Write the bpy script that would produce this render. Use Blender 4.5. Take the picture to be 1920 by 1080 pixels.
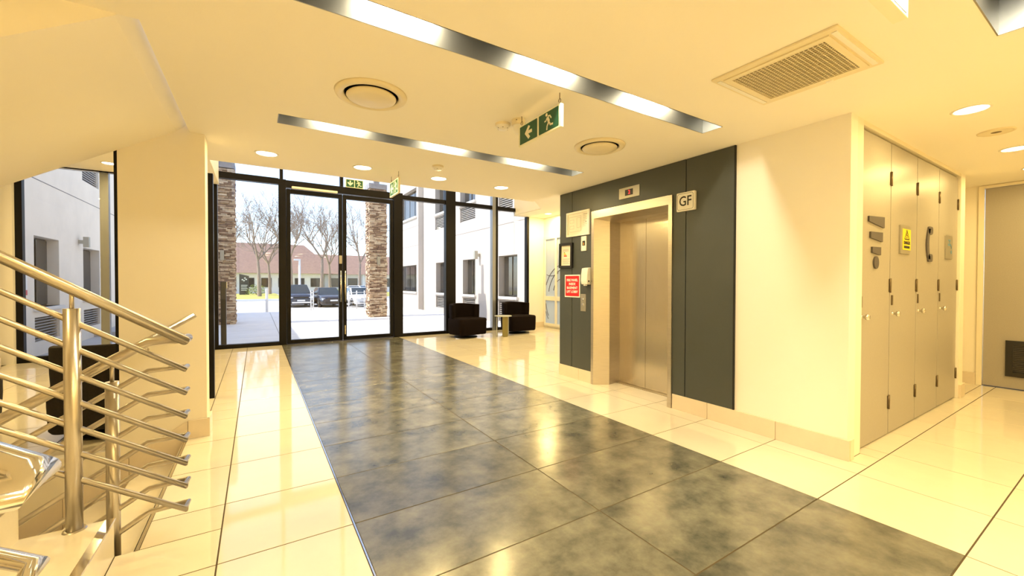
import bpy, math, random
from mathutils import Matrix, Vector
random.seed(7)
for o in list(bpy.data.objects): bpy.data.objects.remove(o, do_unlink=True)
S = bpy.context.scene
COL = S.collection
PI = math.pi

# ------------------------------------------------------------------ camera
EYE = Vector((0, 0, 1.29))
yaw, pitch, roll = 0.5600, -0.01326, -0.00148
fw = Vector((math.sin(yaw)*math.cos(pitch), math.cos(yaw)*math.cos(pitch), math.sin(pitch)))
rt = Vector((math.cos(yaw), -math.sin(yaw), 0)); dn = fw.cross(rt)
rt2 = math.cos(roll)*rt + math.sin(roll)*dn; dn2 = -math.sin(roll)*rt + math.cos(roll)*dn
cd = bpy.data.cameras.new('camera'); cam = bpy.data.objects.new('camera', cd); COL.objects.link(cam)
cam.matrix_world = Matrix(((rt2.x, -dn2.x, -fw.x, EYE.x), (rt2.y, -dn2.y, -fw.y, EYE.y), (rt2.z, -dn2.z, -fw.z, EYE.z), (0, 0, 0, 1)))
cd.sensor_fit = 'HORIZONTAL'; cd.sensor_width = 36; cd.lens = 763.3/1920*36; cd.clip_start = 0.05; cd.clip_end = 400
S.camera = cam

# ------------------------------------------------------------------ sky, sun, exposure
S.view_settings.view_transform = 'Standard'; S.view_settings.look = 'None'
S.view_settings.gamma = 1; S.view_settings.use_curve_mapping = False
S.view_settings.exposure = 0.22
S.cycles.max_bounces = 16; S.cycles.diffuse_bounces = 8; S.cycles.glossy_bounces = 6; S.cycles.transparent_max_bounces = 24
W = bpy.data.worlds.new('sky'); S.world = W; W.use_nodes = True
wn = W.node_tree.nodes; wl = W.node_tree.links
sky = wn.new('ShaderNodeTexSky'); sky.sky_type = 'NISHITA'; sky.sun_disc = False
sky.sun_elevation = math.radians(50); sky.sun_rotation = math.radians(-80); sky.air_density = 0.8; sky.dust_density = 0.6; sky.ozone_density = 1.2
hs = wn.new('ShaderNodeHueSaturation'); hs.inputs['Saturation'].default_value = 0.82; wl.new(sky.outputs[0], hs.inputs['Color']); wl.new(hs.outputs[0], wn['Background'].inputs[0]); wn['Background'].inputs[1].default_value = 0.41
sd = bpy.data.lights.new('sun', 'SUN'); sd.energy = 5.6; sd.angle = 0.009; sd.color = (1, 0.95, 0.87)
sun = bpy.data.objects.new('sun', sd); COL.objects.link(sun)
sun.rotation_euler = Vector((0.80, -0.14, -0.86)).to_track_quat('-Z', 'Y').to_euler(); sun.location = (-20, 15, 30)
LAMP = (1.0, 0.72, 0.27)        # warm lamp colour of the lobby
DLW = 19.0                      # watts of one downlight

# ------------------------------------------------------------------ materials
def lin(c): return tuple(((x/255)/12.92 if x/255 <= 0.04045 else ((x/255+0.055)/1.055)**2.4) for x in c)
MATS = {}
def mat(name, col, rough=0.5, metal=0.0, spec=0.5, noise=0, nscale=8, bump=0, bscale=60, rnd=0, col2=None, stretch=None, coat=0, emit=0, emcol=None):
    m = bpy.data.materials.new(name); m.use_nodes = True; nt = m.node_tree; N = nt.nodes; L = nt.links
    b = N['Principled BSDF']
    c = tuple(col)+(1,)
    b.inputs['Base Color'].default_value = c; b.inputs['Roughness'].default_value = rough; b.inputs['Metallic'].default_value = metal
    b.inputs['Specular IOR Level'].default_value = spec
    if coat: b.inputs['Coat Weight'].default_value = coat; b.inputs['Coat Roughness'].default_value = 0.05
    if emit:
        b.inputs['Emission Color'].default_value = tuple(emcol or col)+(1,); b.inputs['Emission Strength'].default_value = emit
    if noise or bump or rnd:
        tc = N.new('ShaderNodeTexCoord'); src = tc.outputs['Object']
        oi = N.new('ShaderNodeObjectInfo')
        ad = N.new('ShaderNodeVectorMath'); ad.operation = 'MULTIPLY_ADD'
        cm = N.new('ShaderNodeCombineXYZ'); L.new(oi.outputs['Random'], cm.inputs[0]); L.new(oi.outputs['Random'], cm.inputs[1])
        ad.inputs[1].default_value = (37, 53, 11) if rnd else (0, 0, 0)
        L.new(cm.outputs[0], ad.inputs[0]); L.new(src, ad.inputs[2]); src = ad.outputs[0]
        if stretch:
            mp = N.new('ShaderNodeMapping'); mp.inputs['Scale'].default_value = stretch; L.new(src, mp.inputs[0]); src = mp.outputs[0]
    if noise or rnd:
        n = N.new('ShaderNodeTexNoise'); n.inputs['Scale'].default_value = nscale; n.inputs['Detail'].default_value = 8; n.inputs['Roughness'].default_value = 0.65
        L.new(src, n.inputs['Vector'])
        r = N.new('ShaderNodeValToRGB'); r.color_ramp.elements[0].position = 0.32; r.color_ramp.elements[1].position = 0.68
        d = tuple(max(0, x*(1-noise)) for x in col) if col2 is None else col2
        u = tuple(min(1, x*(1+noise)) for x in col) if col2 is None else col
        r.color_ramp.elements[0].color = d+(1,); r.color_ramp.elements[1].color = tuple(u)+(1,)
        L.new(n.outputs['Fac'], r.inputs[0]); out = r.outputs[0]
        if rnd:
            hv = N.new('ShaderNodeHueSaturation'); mr = N.new('ShaderNodeMapRange'); mr.inputs['To Min'].default_value = 1-rnd; mr.inputs['To Max'].default_value = 1+rnd
            L.new(oi.outputs['Random'], mr.inputs[0]); L.new(mr.outputs[0], hv.inputs['Value']); L.new(out, hv.inputs['Color']); out = hv.outputs[0]
        L.new(out, b.inputs['Base Color'])
    if bump:
        n2 = N.new('ShaderNodeTexNoise'); n2.inputs['Scale'].default_value = bscale; n2.inputs['Detail'].default_value = 5; L.new(src, n2.inputs['Vector'])
        bp = N.new('ShaderNodeBump'); bp.inputs['Strength'].default_value = bump; bp.inputs['Distance'].default_value = 0.01
        L.new(n2.outputs['Fac'], bp.inputs['Height']); L.new(bp.outputs[0], b.inputs['Normal'])
    MATS[name] = m; return m
def glass(name, tint, refl=0.04, rough=0.0, milky=0.0):
    m = bpy.data.materials.new(name); m.use_nodes = True; nt = m.node_tree; N = nt.nodes; L = nt.links
    N.remove(N['Principled BSDF']); out = N['Material Output']
    t = N.new('ShaderNodeBsdfTransparent'); t.inputs[0].default_value = tuple(tint)+(1,)
    g = N.new('ShaderNodeBsdfGlossy'); g.inputs['Roughness'].default_value = rough
    f = N.new('ShaderNodeFresnel'); f.inputs[0].default_value = 1.35
    mx = N.new('ShaderNodeMixShader'); L.new(f.outputs[0], mx.inputs[0]); L.new(t.outputs[0], mx.inputs[1]); L.new(g.outputs[0], mx.inputs[2]); res = mx.outputs[0]
    if milky:
        d = N.new('ShaderNodeBsdfDiffuse'); d.inputs[0].default_value = (0.75, 0.8, 0.8, 1)
        tr = N.new('ShaderNodeBsdfTranslucent'); tr.inputs[0].default_value = (0.8, 0.86, 0.88, 1)
        m1 = N.new('ShaderNodeMixShader'); m1.inputs[0].default_value = 0.6; L.new(d.outputs[0], m1.inputs[1]); L.new(tr.outputs[0], m1.inputs[2])
        m2 = N.new('ShaderNodeMixShader'); m2.inputs[0].default_value = milky; L.new(res, m2.inputs[1]); L.new(m1.outputs[0], m2.inputs[2]); res = m2.outputs[0]
    L.new(res, out.inputs['Surface']); MATS[name] = m; return m
mat('ceiling_paint', (0.90, 0.86, 0.76), 0.75, bump=0.05, bscale=180)
mat('wall_cream', (0.84, 0.79, 0.68), 0.7, bump=0.04, bscale=150)
mat('wall_white', (0.86, 0.83, 0.77), 0.6, noise=0.01, nscale=2)
mat('tile_light', (0.72, 0.665, 0.555), 0.055, spec=0.65, noise=0.035, nscale=3, rnd=0.025)
mat('tile_dark', (0.22, 0.215, 0.175), 0.20, spec=0.85, noise=1, nscale=4.2, col2=(0.055, 0.060, 0.055), rnd=0.10, bump=0.02, bscale=90)
mat('tile_skirting', (0.72, 0.63, 0.50), 0.3, noise=0.04, nscale=5, rnd=0.03)
mat('grout', (0.075, 0.055, 0.03), 0.9)
mat('tread_tile', (0.80, 0.74, 0.60), 0.25, noise=0.05, nscale=4, rnd=0.03)
mat('steel_brushed', (0.62, 0.57, 0.50), 0.32, 1, noise=0.10, nscale=6, stretch=(1, 1, 60), bump=0.02, bscale=40)
mat('steel_door', (0.62, 0.57, 0.50), 0.22, 1, noise=0.08, nscale=5, stretch=(60, 60, 1), bump=0.012, bscale=3)
mat('steel_rail', (0.60, 0.56, 0.50), 0.28, 1, bump=0.03, bscale=120)
mat('steel_polished', (0.72, 0.69, 0.64), 0.12, 1, bump=0.03, bscale=14)
mat('slot_metal', (0.42, 0.42, 0.40), 0.34, 0.95, bump=0.02, bscale=80)
mat('slot_shade', (0.06, 0.06, 0.06), 0.5)  # shade in the colour: dark slot interior gives black gaps between lamps
mat('panel_grey', (0.058, 0.066, 0.064), 0.42, noise=0.04, nscale=3, bump=0.03, bscale=200)
mat('panel_gap', (0.01, 0.01, 0.01), 0.8)
mat('frame_black', (0.004, 0.003, 0.003), 0.35, spec=0.22)
mat('frame_silver', (0.30, 0.32, 0.35), 0.35, 0.6)
mat('laminate', (0.36, 0.335, 0.29), 0.36, noise=0.04, nscale=90, rnd=0.02)
mat('trim_cream', (0.80, 0.74, 0.58), 0.4)
mat('hinge_metal', (0.16, 0.12, 0.07), 0.4, 0.9)
mat('sign_grey', (0.085, 0.075, 0.075), 0.5)
mat('white_plastic', (0.82, 0.80, 0.74), 0.35)
mat('cream_plastic', (0.78, 0.70, 0.50), 0.4)
mat('dark_void', (0.012, 0.011, 0.010), 0.7)
mat('grille_tan', (0.16, 0.11, 0.04), 0.5)
mat('black_plastic', (0.012, 0.012, 0.012), 0.35)
mat('paper', (0.80, 0.77, 0.70), 0.7)
mat('ink_grey', (0.35, 0.34, 0.33), 0.7)
mat('red_sign', (0.62, 0.012, 0.018), 0.4)
mat('sign_white', (0.85, 0.84, 0.80), 0.45)
mat('sign_green', (0.006, 0.085, 0.045), 0.4)
mat('sign_cream', (0.86, 0.83, 0.66), 0.45)
mat('yellow', (0.85, 0.66, 0.01), 0.5)
mat('orange', (0.75, 0.35, 0.05), 0.6)
mat('blue_ink', (0.15, 0.30, 0.42), 0.5)
mat('plate_metal', (0.42, 0.40, 0.34), 0.35, 0.7)
mat('ink_black', (0.008, 0.009, 0.012), 0.6)
mat('led_red', (0.9, 0.02, 0.02), 0.5, emit=2.2, emcol=(1, 0.02, 0.03))
mat('lamp_lens', (1, 0.9, 0.6), 0.5, emit=9, emcol=(1, 0.90, 0.58))
mat('slot_tube', (1, 1, 0.9), 0.5, emit=24, emcol=(1, 0.90, 0.62))
mat('fabric_dark', (0.006, 0.003, 0.003), 0.85, spec=0.1, noise=0.15, nscale=60, bump=0.15, bscale=300)
mat('fabric_grey', (0.030, 0.026, 0.022), 0.85, spec=0.15, noise=0.15, nscale=60, bump=0.15, bscale=300)
mat('olive', (0.20, 0.17, 0.05), 0.4)
mat('table_grey', (0.42, 0.45, 0.44), 0.3)
mat('alu_white', (0.80, 0.78, 0.72), 0.35)
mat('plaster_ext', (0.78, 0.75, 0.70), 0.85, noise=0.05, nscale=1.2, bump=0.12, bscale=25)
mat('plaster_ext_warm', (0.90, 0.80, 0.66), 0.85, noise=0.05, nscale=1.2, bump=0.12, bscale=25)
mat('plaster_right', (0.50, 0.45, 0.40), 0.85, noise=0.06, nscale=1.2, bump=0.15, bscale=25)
mat('joint_dark', (0.25, 0.22, 0.2), 0.9)
mat('window_dark', (0.025, 0.024, 0.024), 0.06, spec=0.8)
mat('window_frame', (0.06, 0.055, 0.05), 0.4)
mat('louvre', (0.36, 0.34, 0.32), 0.5)
mat('paving', (0.80, 0.78, 0.76), 0.7, noise=0.05, nscale=2, rnd=0.03)
mat('asphalt', (0.52, 0.49, 0.46), 0.9, noise=0.08, nscale=1.5)
mat('lawn', (0.45, 0.42, 0.10), 0.95, noise=0.25, nscale=2)
mat('stone', (0.46, 0.33, 0.22), 0.85, noise=0.3, nscale=9, bump=0.3, bscale=30)
mat('stone_pale', (0.62, 0.50, 0.36), 0.85, noise=0.25, nscale=9, bump=0.3, bscale=30)
mat('stone_brown', (0.24, 0.15, 0.10), 0.85, noise=0.3, nscale=9, bump=0.3, bscale=30)
mat('stone_core', (0.07, 0.05, 0.04), 0.9)
mat('stone_grey', (0.30, 0.29, 0.30), 0.8, noise=0.2, nscale=6)
mat('bark', (0.30, 0.23, 0.19), 0.9, noise=0.2, nscale=10)
mat('roof_brown', (0.30, 0.19, 0.15), 0.85, noise=0.12, nscale=3)
mat('car_blue', (0.020, 0.035, 0.065), 0.18, 0.4, coat=0.8)
mat('car_dark', (0.018, 0.018, 0.028), 0.18, 0.4, coat=0.8)
mat('car_white', (0.72, 0.72, 0.73), 0.25, coat=0.6)
mat('car_glass', (0.03, 0.045, 0.055), 0.05, spec=0.8)
mat('rubber', (0.012, 0.012, 0.012), 0.8)
mat('chrome', (0.75, 0.75, 0.75), 0.15, 1)
mat('headlight', (0.75, 0.78, 0.8), 0.1)
mat('foliage', (0.25, 0.30, 0.06), 0.8, noise=0.3, nscale=9)
mat('post_white', (0.75, 0.74, 0.72), 0.5)
glass('glass_clear', (0.97, 0.98, 0.98))
glass('glass_frost', (0.85, 0.9, 0.9), rough=0.3, milky=0.75)

# ------------------------------------------------------------------ mesh helpers
class MB:
    def __init__(s): s.v = []; s.f = []; s.sm = []
    def add(s, vs, fs, smooth=False, M=None):
        o = len(s.v)
        s.v += [tuple(M @ Vector(p)) if M else tuple(p) for p in vs]
        s.f += [tuple(i+o for i in q) for q in fs]; s.sm += [smooth]*len(fs); return s
    def box(s, x0, x1, y0, y1, z0, z1, M=None):
        vs = [(x0,y0,z0),(x1,y0,z0),(x1,y1,z0),(x0,y1,z0),(x0,y0,z1),(x1,y0,z1),(x1,y1,z1),(x0,y1,z1)]
        return s.add(vs, [(3,2,1,0),(4,5,6,7),(0,1,5,4),(1,2,6,5),(2,3,7,6),(3,0,4,7)], False, M)
    def prism(s, poly, z0, z1, M=None, smooth_side=False):
        n = len(poly)
        a = sum(poly[i][0]*poly[(i+1)%n][1]-poly[(i+1)%n][0]*poly[i][1] for i in range(n))
        if a < 0: poly = poly[::-1]
        vs = [(p[0],p[1],z0) for p in poly]+[(p[0],p[1],z1) for p in poly]
        s.add(vs, [tuple(range(n-1,-1,-1)), tuple(range(n,2*n))], False, M)
        o = len(s.v)-2*n
        s.f += [(o+i, o+(i+1)%n, o+n+(i+1)%n, o+n+i) for i in range(n)]; s.sm += [smooth_side]*n
        return s
    def tube(s, pts, r, n=12, caps=True, M=None, smooth=True):
        pts = [Vector(p) for p in pts]; rr = r if isinstance(r, (list, tuple)) else [r]*len(pts)
        k = len(pts); T = []
        for i in range(k):
            a = (pts[i]-pts[i-1]).normalized() if i else None
            b = (pts[i+1]-pts[i]).normalized() if i < k-1 else None
            T.append((a, b))
        ref = Vector((0,0,1)); t0 = T[0][1]
        if abs(t0.dot(ref)) > 0.9: ref = Vector((1,0,0))
        u = t0.cross(ref).normalized(); vs = []; prev = t0
        for i in range(k):
            a, b = T[i]
            t = b if a is None else a if b is None else (a+b)
            t = t.normalized() if t.length > 1e-6 else prev
            u = (u - t*u.dot(t)).normalized(); w = t.cross(u)
            # mitre: stretch in the bend plane
            sc = 1.0
            if a is not None and b is not None:
                c = max(0.35, math.sqrt(max(0.0, (1+a.dot(b))/2))); sc = 1/c
                ax = a.cross(b)
                if ax.length > 1e-5:
                    nrm = (b-a); nrm = (nrm - t*nrm.dot(t)).normalized()
                    for j in range(n):
                        q = u*math.cos(2*PI*j/n)+w*math.sin(2*PI*j/n)
                        q = q + nrm*(q.dot(nrm))*(sc-1)
                        vs.append(pts[i]+q*rr[i])
                    prev = t; continue
            for j in range(n): vs.append(pts[i]+(u*math.cos(2*PI*j/n)+w*math.sin(2*PI*j/n))*rr[i])
            prev = t
        fs = []
        for i in range(k-1):
            for j in range(n): fs.append((i*n+j, i*n+(j+1)%n, (i+1)*n+(j+1)%n, (i+1)*n+j))
        s.add(vs, fs, smooth, M)
        if caps:
            o = len(s.v)-len(vs)
            s.f += [tuple(o+j for j in range(n-1,-1,-1)), tuple(o+(k-1)*n+j for j in range(n))]; s.sm += [False, False]
        return s
    def lathe(s, prof, n=32, M=None, smooth=True, c=(0,0)):
        vs = []; fs = []; k = len(prof)
        for r, z in prof:
            for j in range(n): vs.append((c[0]+r*math.cos(2*PI*j/n), c[1]+r*math.sin(2*PI*j/n), z))
        for i in range(k-1):
            for j in range(n): fs.append((i*n+j, i*n+(j+1)%n, (i+1)*n+(j+1)%n, (i+1)*n+j))
        s.add(vs, fs, smooth, M); o = len(s.v)-len(vs)
        for i in (0, k-1):
            if prof[i][0] > 1e-5: s.f.append(tuple(o+i*n+j for j in range(n))); s.sm.append(False)
        return s
    def build(s, name, m, parent=None, bevel=0, seg=2, wn_=False):
        me = bpy.data.meshes.new(name); me.from_pydata(s.v, [], s.f); me.polygons.foreach_set('use_smooth', s.sm); me.update()
        return obj(name, me, m, parent, bevel, seg)
def obj(name, me, m, parent=None, bevel=0, seg=2):
    if m is not None and not me.materials: me.materials.append(MATS[m])
    o = bpy.data.objects.new(name, me); COL.objects.link(o)
    if parent: o.parent = parent
    if bevel:
        b = o.modifiers.new('bevel', 'BEVEL'); b.width = bevel; b.segments = seg; b.limit_method = 'ANGLE'; b.angle_limit = 0.6
    return o
def B(*a): return MB().box(*a)
def bx(name, m, parent, *a, bevel=0): return MB().box(*a).build(name, m, parent, bevel)
def tag(o, label=None, cat=None, group=None, kind=None):
    if label: o['label'] = label
    if cat: o['category'] = cat
    if group: o['group'] = group
    if kind: o['kind'] = kind
    return o
def struct(o, label=None):
    o['kind'] = 'structure'
    if label: o['label'] = label
    return o
def thing(name, label, cat, loc=(0,0,0), frame=None, rz=0, group=None):
    o = bpy.data.objects.new(name, None); COL.objects.link(o); o.empty_display_size = 0.05
    if frame:
        ex, ey, ez = frame; o.matrix_world = Matrix(((ex[0],ey[0],ez[0],loc[0]),(ex[1],ey[1],ez[1],loc[1]),(ex[2],ey[2],ez[2],loc[2]),(0,0,0,1)))
    else: o.location = loc; o.rotation_euler = (0,0,rz)
    return tag(o, label, cat, group)
def sroot(name, label=None):
    o = bpy.data.objects.new(name, None); COL.objects.link(o); o.empty_display_size = 0.05; return struct(o, label)
FX = ((0,-1,0),(0,0,1),(-1,0,0))     # on a wall that faces -X
FY = ((1,0,0),(0,0,1),(0,-1,0))      # on a wall that faces -Y
FC = ((1,0,0),(0,-1,0),(0,0,-1))     # on the ceiling, local z points down
def rrect(w, h, r, n=5, cx=0, cy=0):
    P = []
    for (sx, sy, a0) in ((1,1,0),(-1,1,90),(-1,-1,180),(1,-1,270)):
        for i in range(n+1):
            a = math.radians(a0+90*i/n); P.append((cx+sx*(w/2-r)+r*math.cos(a), cy+sy*(h/2-r)+r*math.sin(a)))
    return P
def circ(r, n=24, cx=0, cy=0): return [(cx+r*math.cos(2*PI*i/n), cy+r*math.sin(2*PI*i/n)) for i in range(n)]
def stroke(mb, pts, w, z0, z1):
    for a, b in zip(pts, pts[1:]):
        dx, dy = b[0]-a[0], b[1]-a[1]; l = math.hypot(dx, dy) or 1; nx, ny = -dy/l*w/2, dx/l*w/2
        mb.prism([(a[0]+nx,a[1]+ny),(a[0]-nx,a[1]-ny),(b[0]-nx,b[1]-ny),(b[0]+nx,b[1]+ny)], z0, z1)
    for p in pts[1:-1]: mb.prism(circ(w/2, 10, p[0], p[1]), z0, z1)
    return mb
def text(name, s, size, m, parent, loc, ext=0.0008, align='CENTER', sx=1, bold=0):
    c = bpy.data.curves.new(name, 'FONT'); c.body = s; c.size = size; c.extrude = ext; c.align_x = align; c.align_y = 'CENTER'; c.offset = bold; c.resolution_u = 3
    t = bpy.data.objects.new('tmp', c); COL.objects.link(t)
    dg = bpy.context.evaluated_depsgraph_get(); me = bpy.data.meshes.new_from_object(t.evaluated_get(dg))
    bpy.data.objects.remove(t, do_unlink=True); me.name = name; me.materials.clear()
    o = obj(name, me, m, parent); o.location = loc; o.scale = (sx, 1, 1); return o
def cells(x0, x1, y0, y1, holes):
    xs = sorted({x0, x1, *[min(max(v, x0), x1) for h in holes for v in h[:2]]}); ys = sorted({y0, y1, *[min(max(v, y0), y1) for h in holes for v in h[2:]]})
    out = []
    for i in range(len(xs)-1):
        for j in range(len(ys)-1):
            cx, cy = (xs[i]+xs[i+1])/2, (ys[j]+ys[j+1])/2
            if not any(h[0] < cx < h[1] and h[2] < cy < h[3] for h in holes): out.append((xs[i], xs[i+1], ys[j], ys[j+1]))
    return out
H = 2.52

# ------------------------------------------------------------------ floor
mb = MB()
for a in cells(-4.2, 8.2, -3.2, 9.72, [(-4.2, -0.50, 2.60, 4.32)]): mb.box(a[0], a[1], a[2], a[3], -0.20, -0.0018)
floor = struct(mb.build('floor', 'grout'), 'polished cream and charcoal tiled lobby floor')
J = 0.0034
tcache = {}
def tile(m, x0, x1, y0, y1, top=0.0):
    w, d = round(x1-x0-2*J, 4), round(y1-y0-2*J, 4)
    if w < 0.03 or d < 0.03: return
    k = (m, w, d)
    if k not in tcache:
        b = MB(); c = 0.0010
        vs = [(-w/2,-d/2,-0.011),(w/2,-d/2,-0.011),(w/2,d/2,-0.011),(-w/2,d/2,-0.011),(-w/2,-d/2,-c),(w/2,-d/2,-c),(w/2,d/2,-c),(-w/2,d/2,-c),
              (-w/2+c,-d/2+c,0),(w/2-c,-d/2+c,0),(w/2-c,d/2-c,0),(-w/2+c,d/2-c,0)]
        fs = [(0,1,5,4),(1,2,6,5),(2,3,7,6),(3,0,4,7),(4,5,9,8),(5,6,10,9),(6,7,11,10),(7,4,8,11),(8,9,10,11)]
        b.add(vs, fs); me = bpy.data.meshes.new('floor_tile'); me.from_pydata(b.v, [], b.f); me.materials.append(MATS[m]); tcache[k] = me
    o = bpy.data.objects.new('floor_tile', tcache[k]); COL.objects.link(o); o.parent = floor; o.location = ((x0+x1)/2, (y0+y1)/2, top)
YR = [0.477+0.6*i for i in range(-1, 17)]
def rng(a, b, s): return [(max(a, p), min(b, p+s)) for p in [s0 for s0 in s] if False]
# dark runner
rows = [(y, min(y+0.6, 9.56)) for y in YR[1:] if y < 9.5]
for (a, b) in rows:
    for x in (0.437, 1.637): tile('tile_dark', x, x+1.2, a, b)
struct(B(0.430, 0.437, 0.477, 9.56, -0.011, 0.0015).build('trim_1', 'steel_polished'))
# light tiles
def fill(x0, x1, y0, y1, xoff=0.437):
    k0 = math.floor((x0-xoff)/0.6+1e-6); x = xoff+0.6*k0
    while x < x1-0.02:
        j0 = math.floor((y0-0.477)/0.6+1e-6); y = 0.477+0.6*j0
        while y < y1-0.02:
            tile('tile_light', max(x, x0), min(x+0.6, x1), max(y, y0), min(y+0.6, y1)); y += 0.6
        x += 0.6
fill(-0.163, 0.430, -0.123, 9.56)
fill(-0.575, -0.163, 1.077, 2.60); fill(-0.49, -0.163, 2.60, 5.0)
fill(-0.40, -0.163, 5.0, 9.56)
fill(0.437, 2.837, -0.123, 0.477)
fill(2.837, 3.637, 1.077, 9.56)
fill(3.637, 7.08, 4.52, 9.56)
fill(2.837, 7.77, -0.123, 1.077)
fill(3.637, 3.868, 1.077, 1.2); fill(3.868, 6.67, 1.077, 1.262); fill(6.67, 7.77, 1.077, 1.2)
fill(6.85, 7.77, 1.2, 2.6); fill(3.637, 3.93, 2.72, 3.80)
fill(-3.3, -0.40, 4.34, 9.56)
# plain floor out of sight behind the camera
for a in [(-4.2, 8.2, -3.2, -0.125), (-4.2, -0.165, -0.125, 1.075)]:
    o = B(a[0], a[1], a[2], a[3], -0.011, 0).build('floor_tile', 'tile_light', floor)

# ------------------------------------------------------------------ ceiling
SLOTS = [(0.14, 3.12, 1.85, 2.025), (0.14, 3.10, 3.435, 3.64), (0.14, 3.13, 0.265, 0.45), (0.14, 3.13, -1.35, -1.16)]
mb = MB()
for a in cells(-0.46, 8.0, -3.1, 4.5, [s for s in SLOTS]): mb.box(a[0], a[1], a[2], a[3], H, H+0.05)
mb.box(-1.2, -0.46, -3.1, 2.56, H, H+0.05)
mb.box(-0.36, -0.46+0.001, 4.25, 4.5, H, H+0.05)
ceil = struct(mb.build('ceiling', 'ceiling_paint'), 'flat cream painted lobby ceiling')
o = B(-0.42, 3.60, 4.5, 5.15, H+0.012, H+0.20).build('ceiling_band', 'ceiling_paint', ceil)
# upper void above the entrance
mb = MB().box(-0.60, 6.3, 5.15, 9.8, 5.9, 6.0).box(-0.42, 3.6, 5.00, 5.149, H+0.2, 6.0).box(-0.75, -0.60, 4.6, 9.5, 3.17, 6.0)
mb.prism([(6.12, 9.58), (6.12, 8.38), (3.60, 5.86), (3.60, 5.15), (3.9, 5.15), (3.9, 5.75), (6.3, 8.2), (6.3, 9.58)], 3.17, 6.0)
struct(mb.build('wall_upper', 'wall_white'))
# alcove ceiling and left lounge ceiling
mb = MB().prism([(6.12, 9.6), (6.12, 8.38), (3.60, 5.86), (3.60, 4.5), (7.2, 4.5), (7.2, 9.6)], 3.16, 3.175)
mb.box(-4.2, -0.60, 4.26, 9.6, 3.16, 3.175)
struct(mb.build('ceiling_alcove', 'ceiling_paint'))

# ------------------------------------------------------------------ walls of the lobby
# lift wall, faces -X
mb = MB()
for a in cells(1.2, 4.5, 0, H, [(2.70, 3.82, -1, 2.12)]): mb.box(3.635, 3.76, a[0], a[1], a[2], a[3])
wall_r = struct(mb.build('wall_right', 'wall_white'), 'cream wall with charcoal panels round the lift')
bx('wall_panel_backing', 'panel_gap', wall_r, 3.630, 3.6351, 2.03, 2.69, 0.15, H-0.001)
bx('wall_panel_backing', 'panel_gap', wall_r, 3.630, 3.6351, 3.83, 4.5, 0.15, H-0.001)
bx('wall_panel', 'panel_grey', wall_r, 3.618, 3.631, 4.246, 4.502, 0.15, H-0.002, bevel=0.002)
mb = MB()
for a in cells(2.523, 4.236, 0.15, H-0.002, [(2.69, 3.83, 0, 2.15)]): mb.box(3.618, 3.631, a[0], a[1], a[2], a[3])
mb.build('wall_panel', 'panel_grey', wall_r)
bx('wall_panel', 'panel_grey', wall_r, 3.618, 3.631, 2.037, 2.514, 0.15, H-0.002, bevel=0.002)
bx('wall_panel_edge', 'panel_gap', wall_r, 3.615, 3.6351, 2.026, 2.036, 0.15, H-0.002)
# rear, side and locker walls
struct(B(3.635, 7.2, 4.42, 4.5, 0, 3.16).build('wall_lift_back', 'wall_white'))
mb = MB().box(3.7605, 3.868, 1.2, 1.30, 0, H).box(3.868, 6.67, 1.30, 1.36, 0, H).box(6.67, 6.85, 1.2, 1.36, 0, H).box(6.79, 6.85, 1.36, 2.6, 0, H)
wall_l = struct(mb.build('wall_cupboards', 'wall_cream'))
struct(B(3.868, 6.672, 1.205, 1.30, 2.485, H).build('trim_2', 'trim_cream'))
mb = MB()
for a in cells(-3.1, 2.7, 0, H, [(0.26, 1.215, -1, 2.49)]): mb.box(7.78, 7.92, a[0], a[1], a[2], a[3])
struct(mb.build('wall_corridor_end', 'wall_cream'))
struct(B(6.8, 7.9, 2.6, 2.7, 0, H).build('wall_recess', 'wall_cream'))
struct(B(-4.3, 8.0, -3.2, -3.1, -0.2, 5.2).build('wall_behind', 'wall_cream'))
struct(B(-4.3, -4.2, -3.1, 4.3, -2, 5.2).build('wall_stair_side', 'wall_cream'))
struct(B(-4.3, -1.2, -3.1, 4.4, 5.1, 5.2).build('ceiling_stair', 'ceiling_paint'))
struct(MB().box(-4.2, -1.2, 4.26, 4.4, 3.175, 5.2).box(-1.2, -1.1, -3.1, 2.56, H+0.05, 5.2).build('wall_stair_upper', 'wall_cream'))
# column by the stairs
col = struct(B(-0.90, -0.361, 4.25, 4.46, -1.9, H+0.9).build('wall_column', 'wall_cream'), 'cream column beside the stairs')
struct(B(-0.93, -0.895, 4.30, 4.36, 0, 2.9).build('trim_3', 'frame_black'))
struct(B(-0.455, -0.405, 5.58, 5.66, 0, 2.49).build('trim_4', 'frame_black'))
# facade piers and end walls
mb = MB().box(-2.0, -0.69, 9.5, 9.72, 0, 6.0).box(-4.3, -3.22, 9.5, 9.72, 0, 3.2).box(-3.22, -2.0, 9.5, 9.72, 3.16, 6.0)
mb.box(6.58, 7.2, 9.58, 9.72, 0, 6.0).box(6.12, 6.6, 9.58, 9.72, 3.16, 6.0)
struct(mb.build('wall_facade', 'wall_white'))
mb = MB().lathe([(0.22, 0), (0.22, 3.16)], 32, c=(-3.46, 9.1)); o = struct(mb.build('wall_round_pier', 'wall_white'))
MB().lathe([(0.0, 0), (0.235, 0), (0.235, 0.15), (0.22, 0.15)], 32, c=(-3.46, 9.1)).build('skirting', 'tile_skirting', o)
struct(B(-4.3, -4.2, 4.3, 9.6, 0, 3.2).build('wall_left', 'wall_cream'))
mb = MB()
for a in cells(4.5, 9.72, 0, 3.17, [(8.2, 9.52, 0.06, 2.61)]): mb.box(7.1, 7.2, a[0], a[1], a[2], a[3])
struct(mb.build('wall_alcove_side', 'wall_white'))

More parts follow.
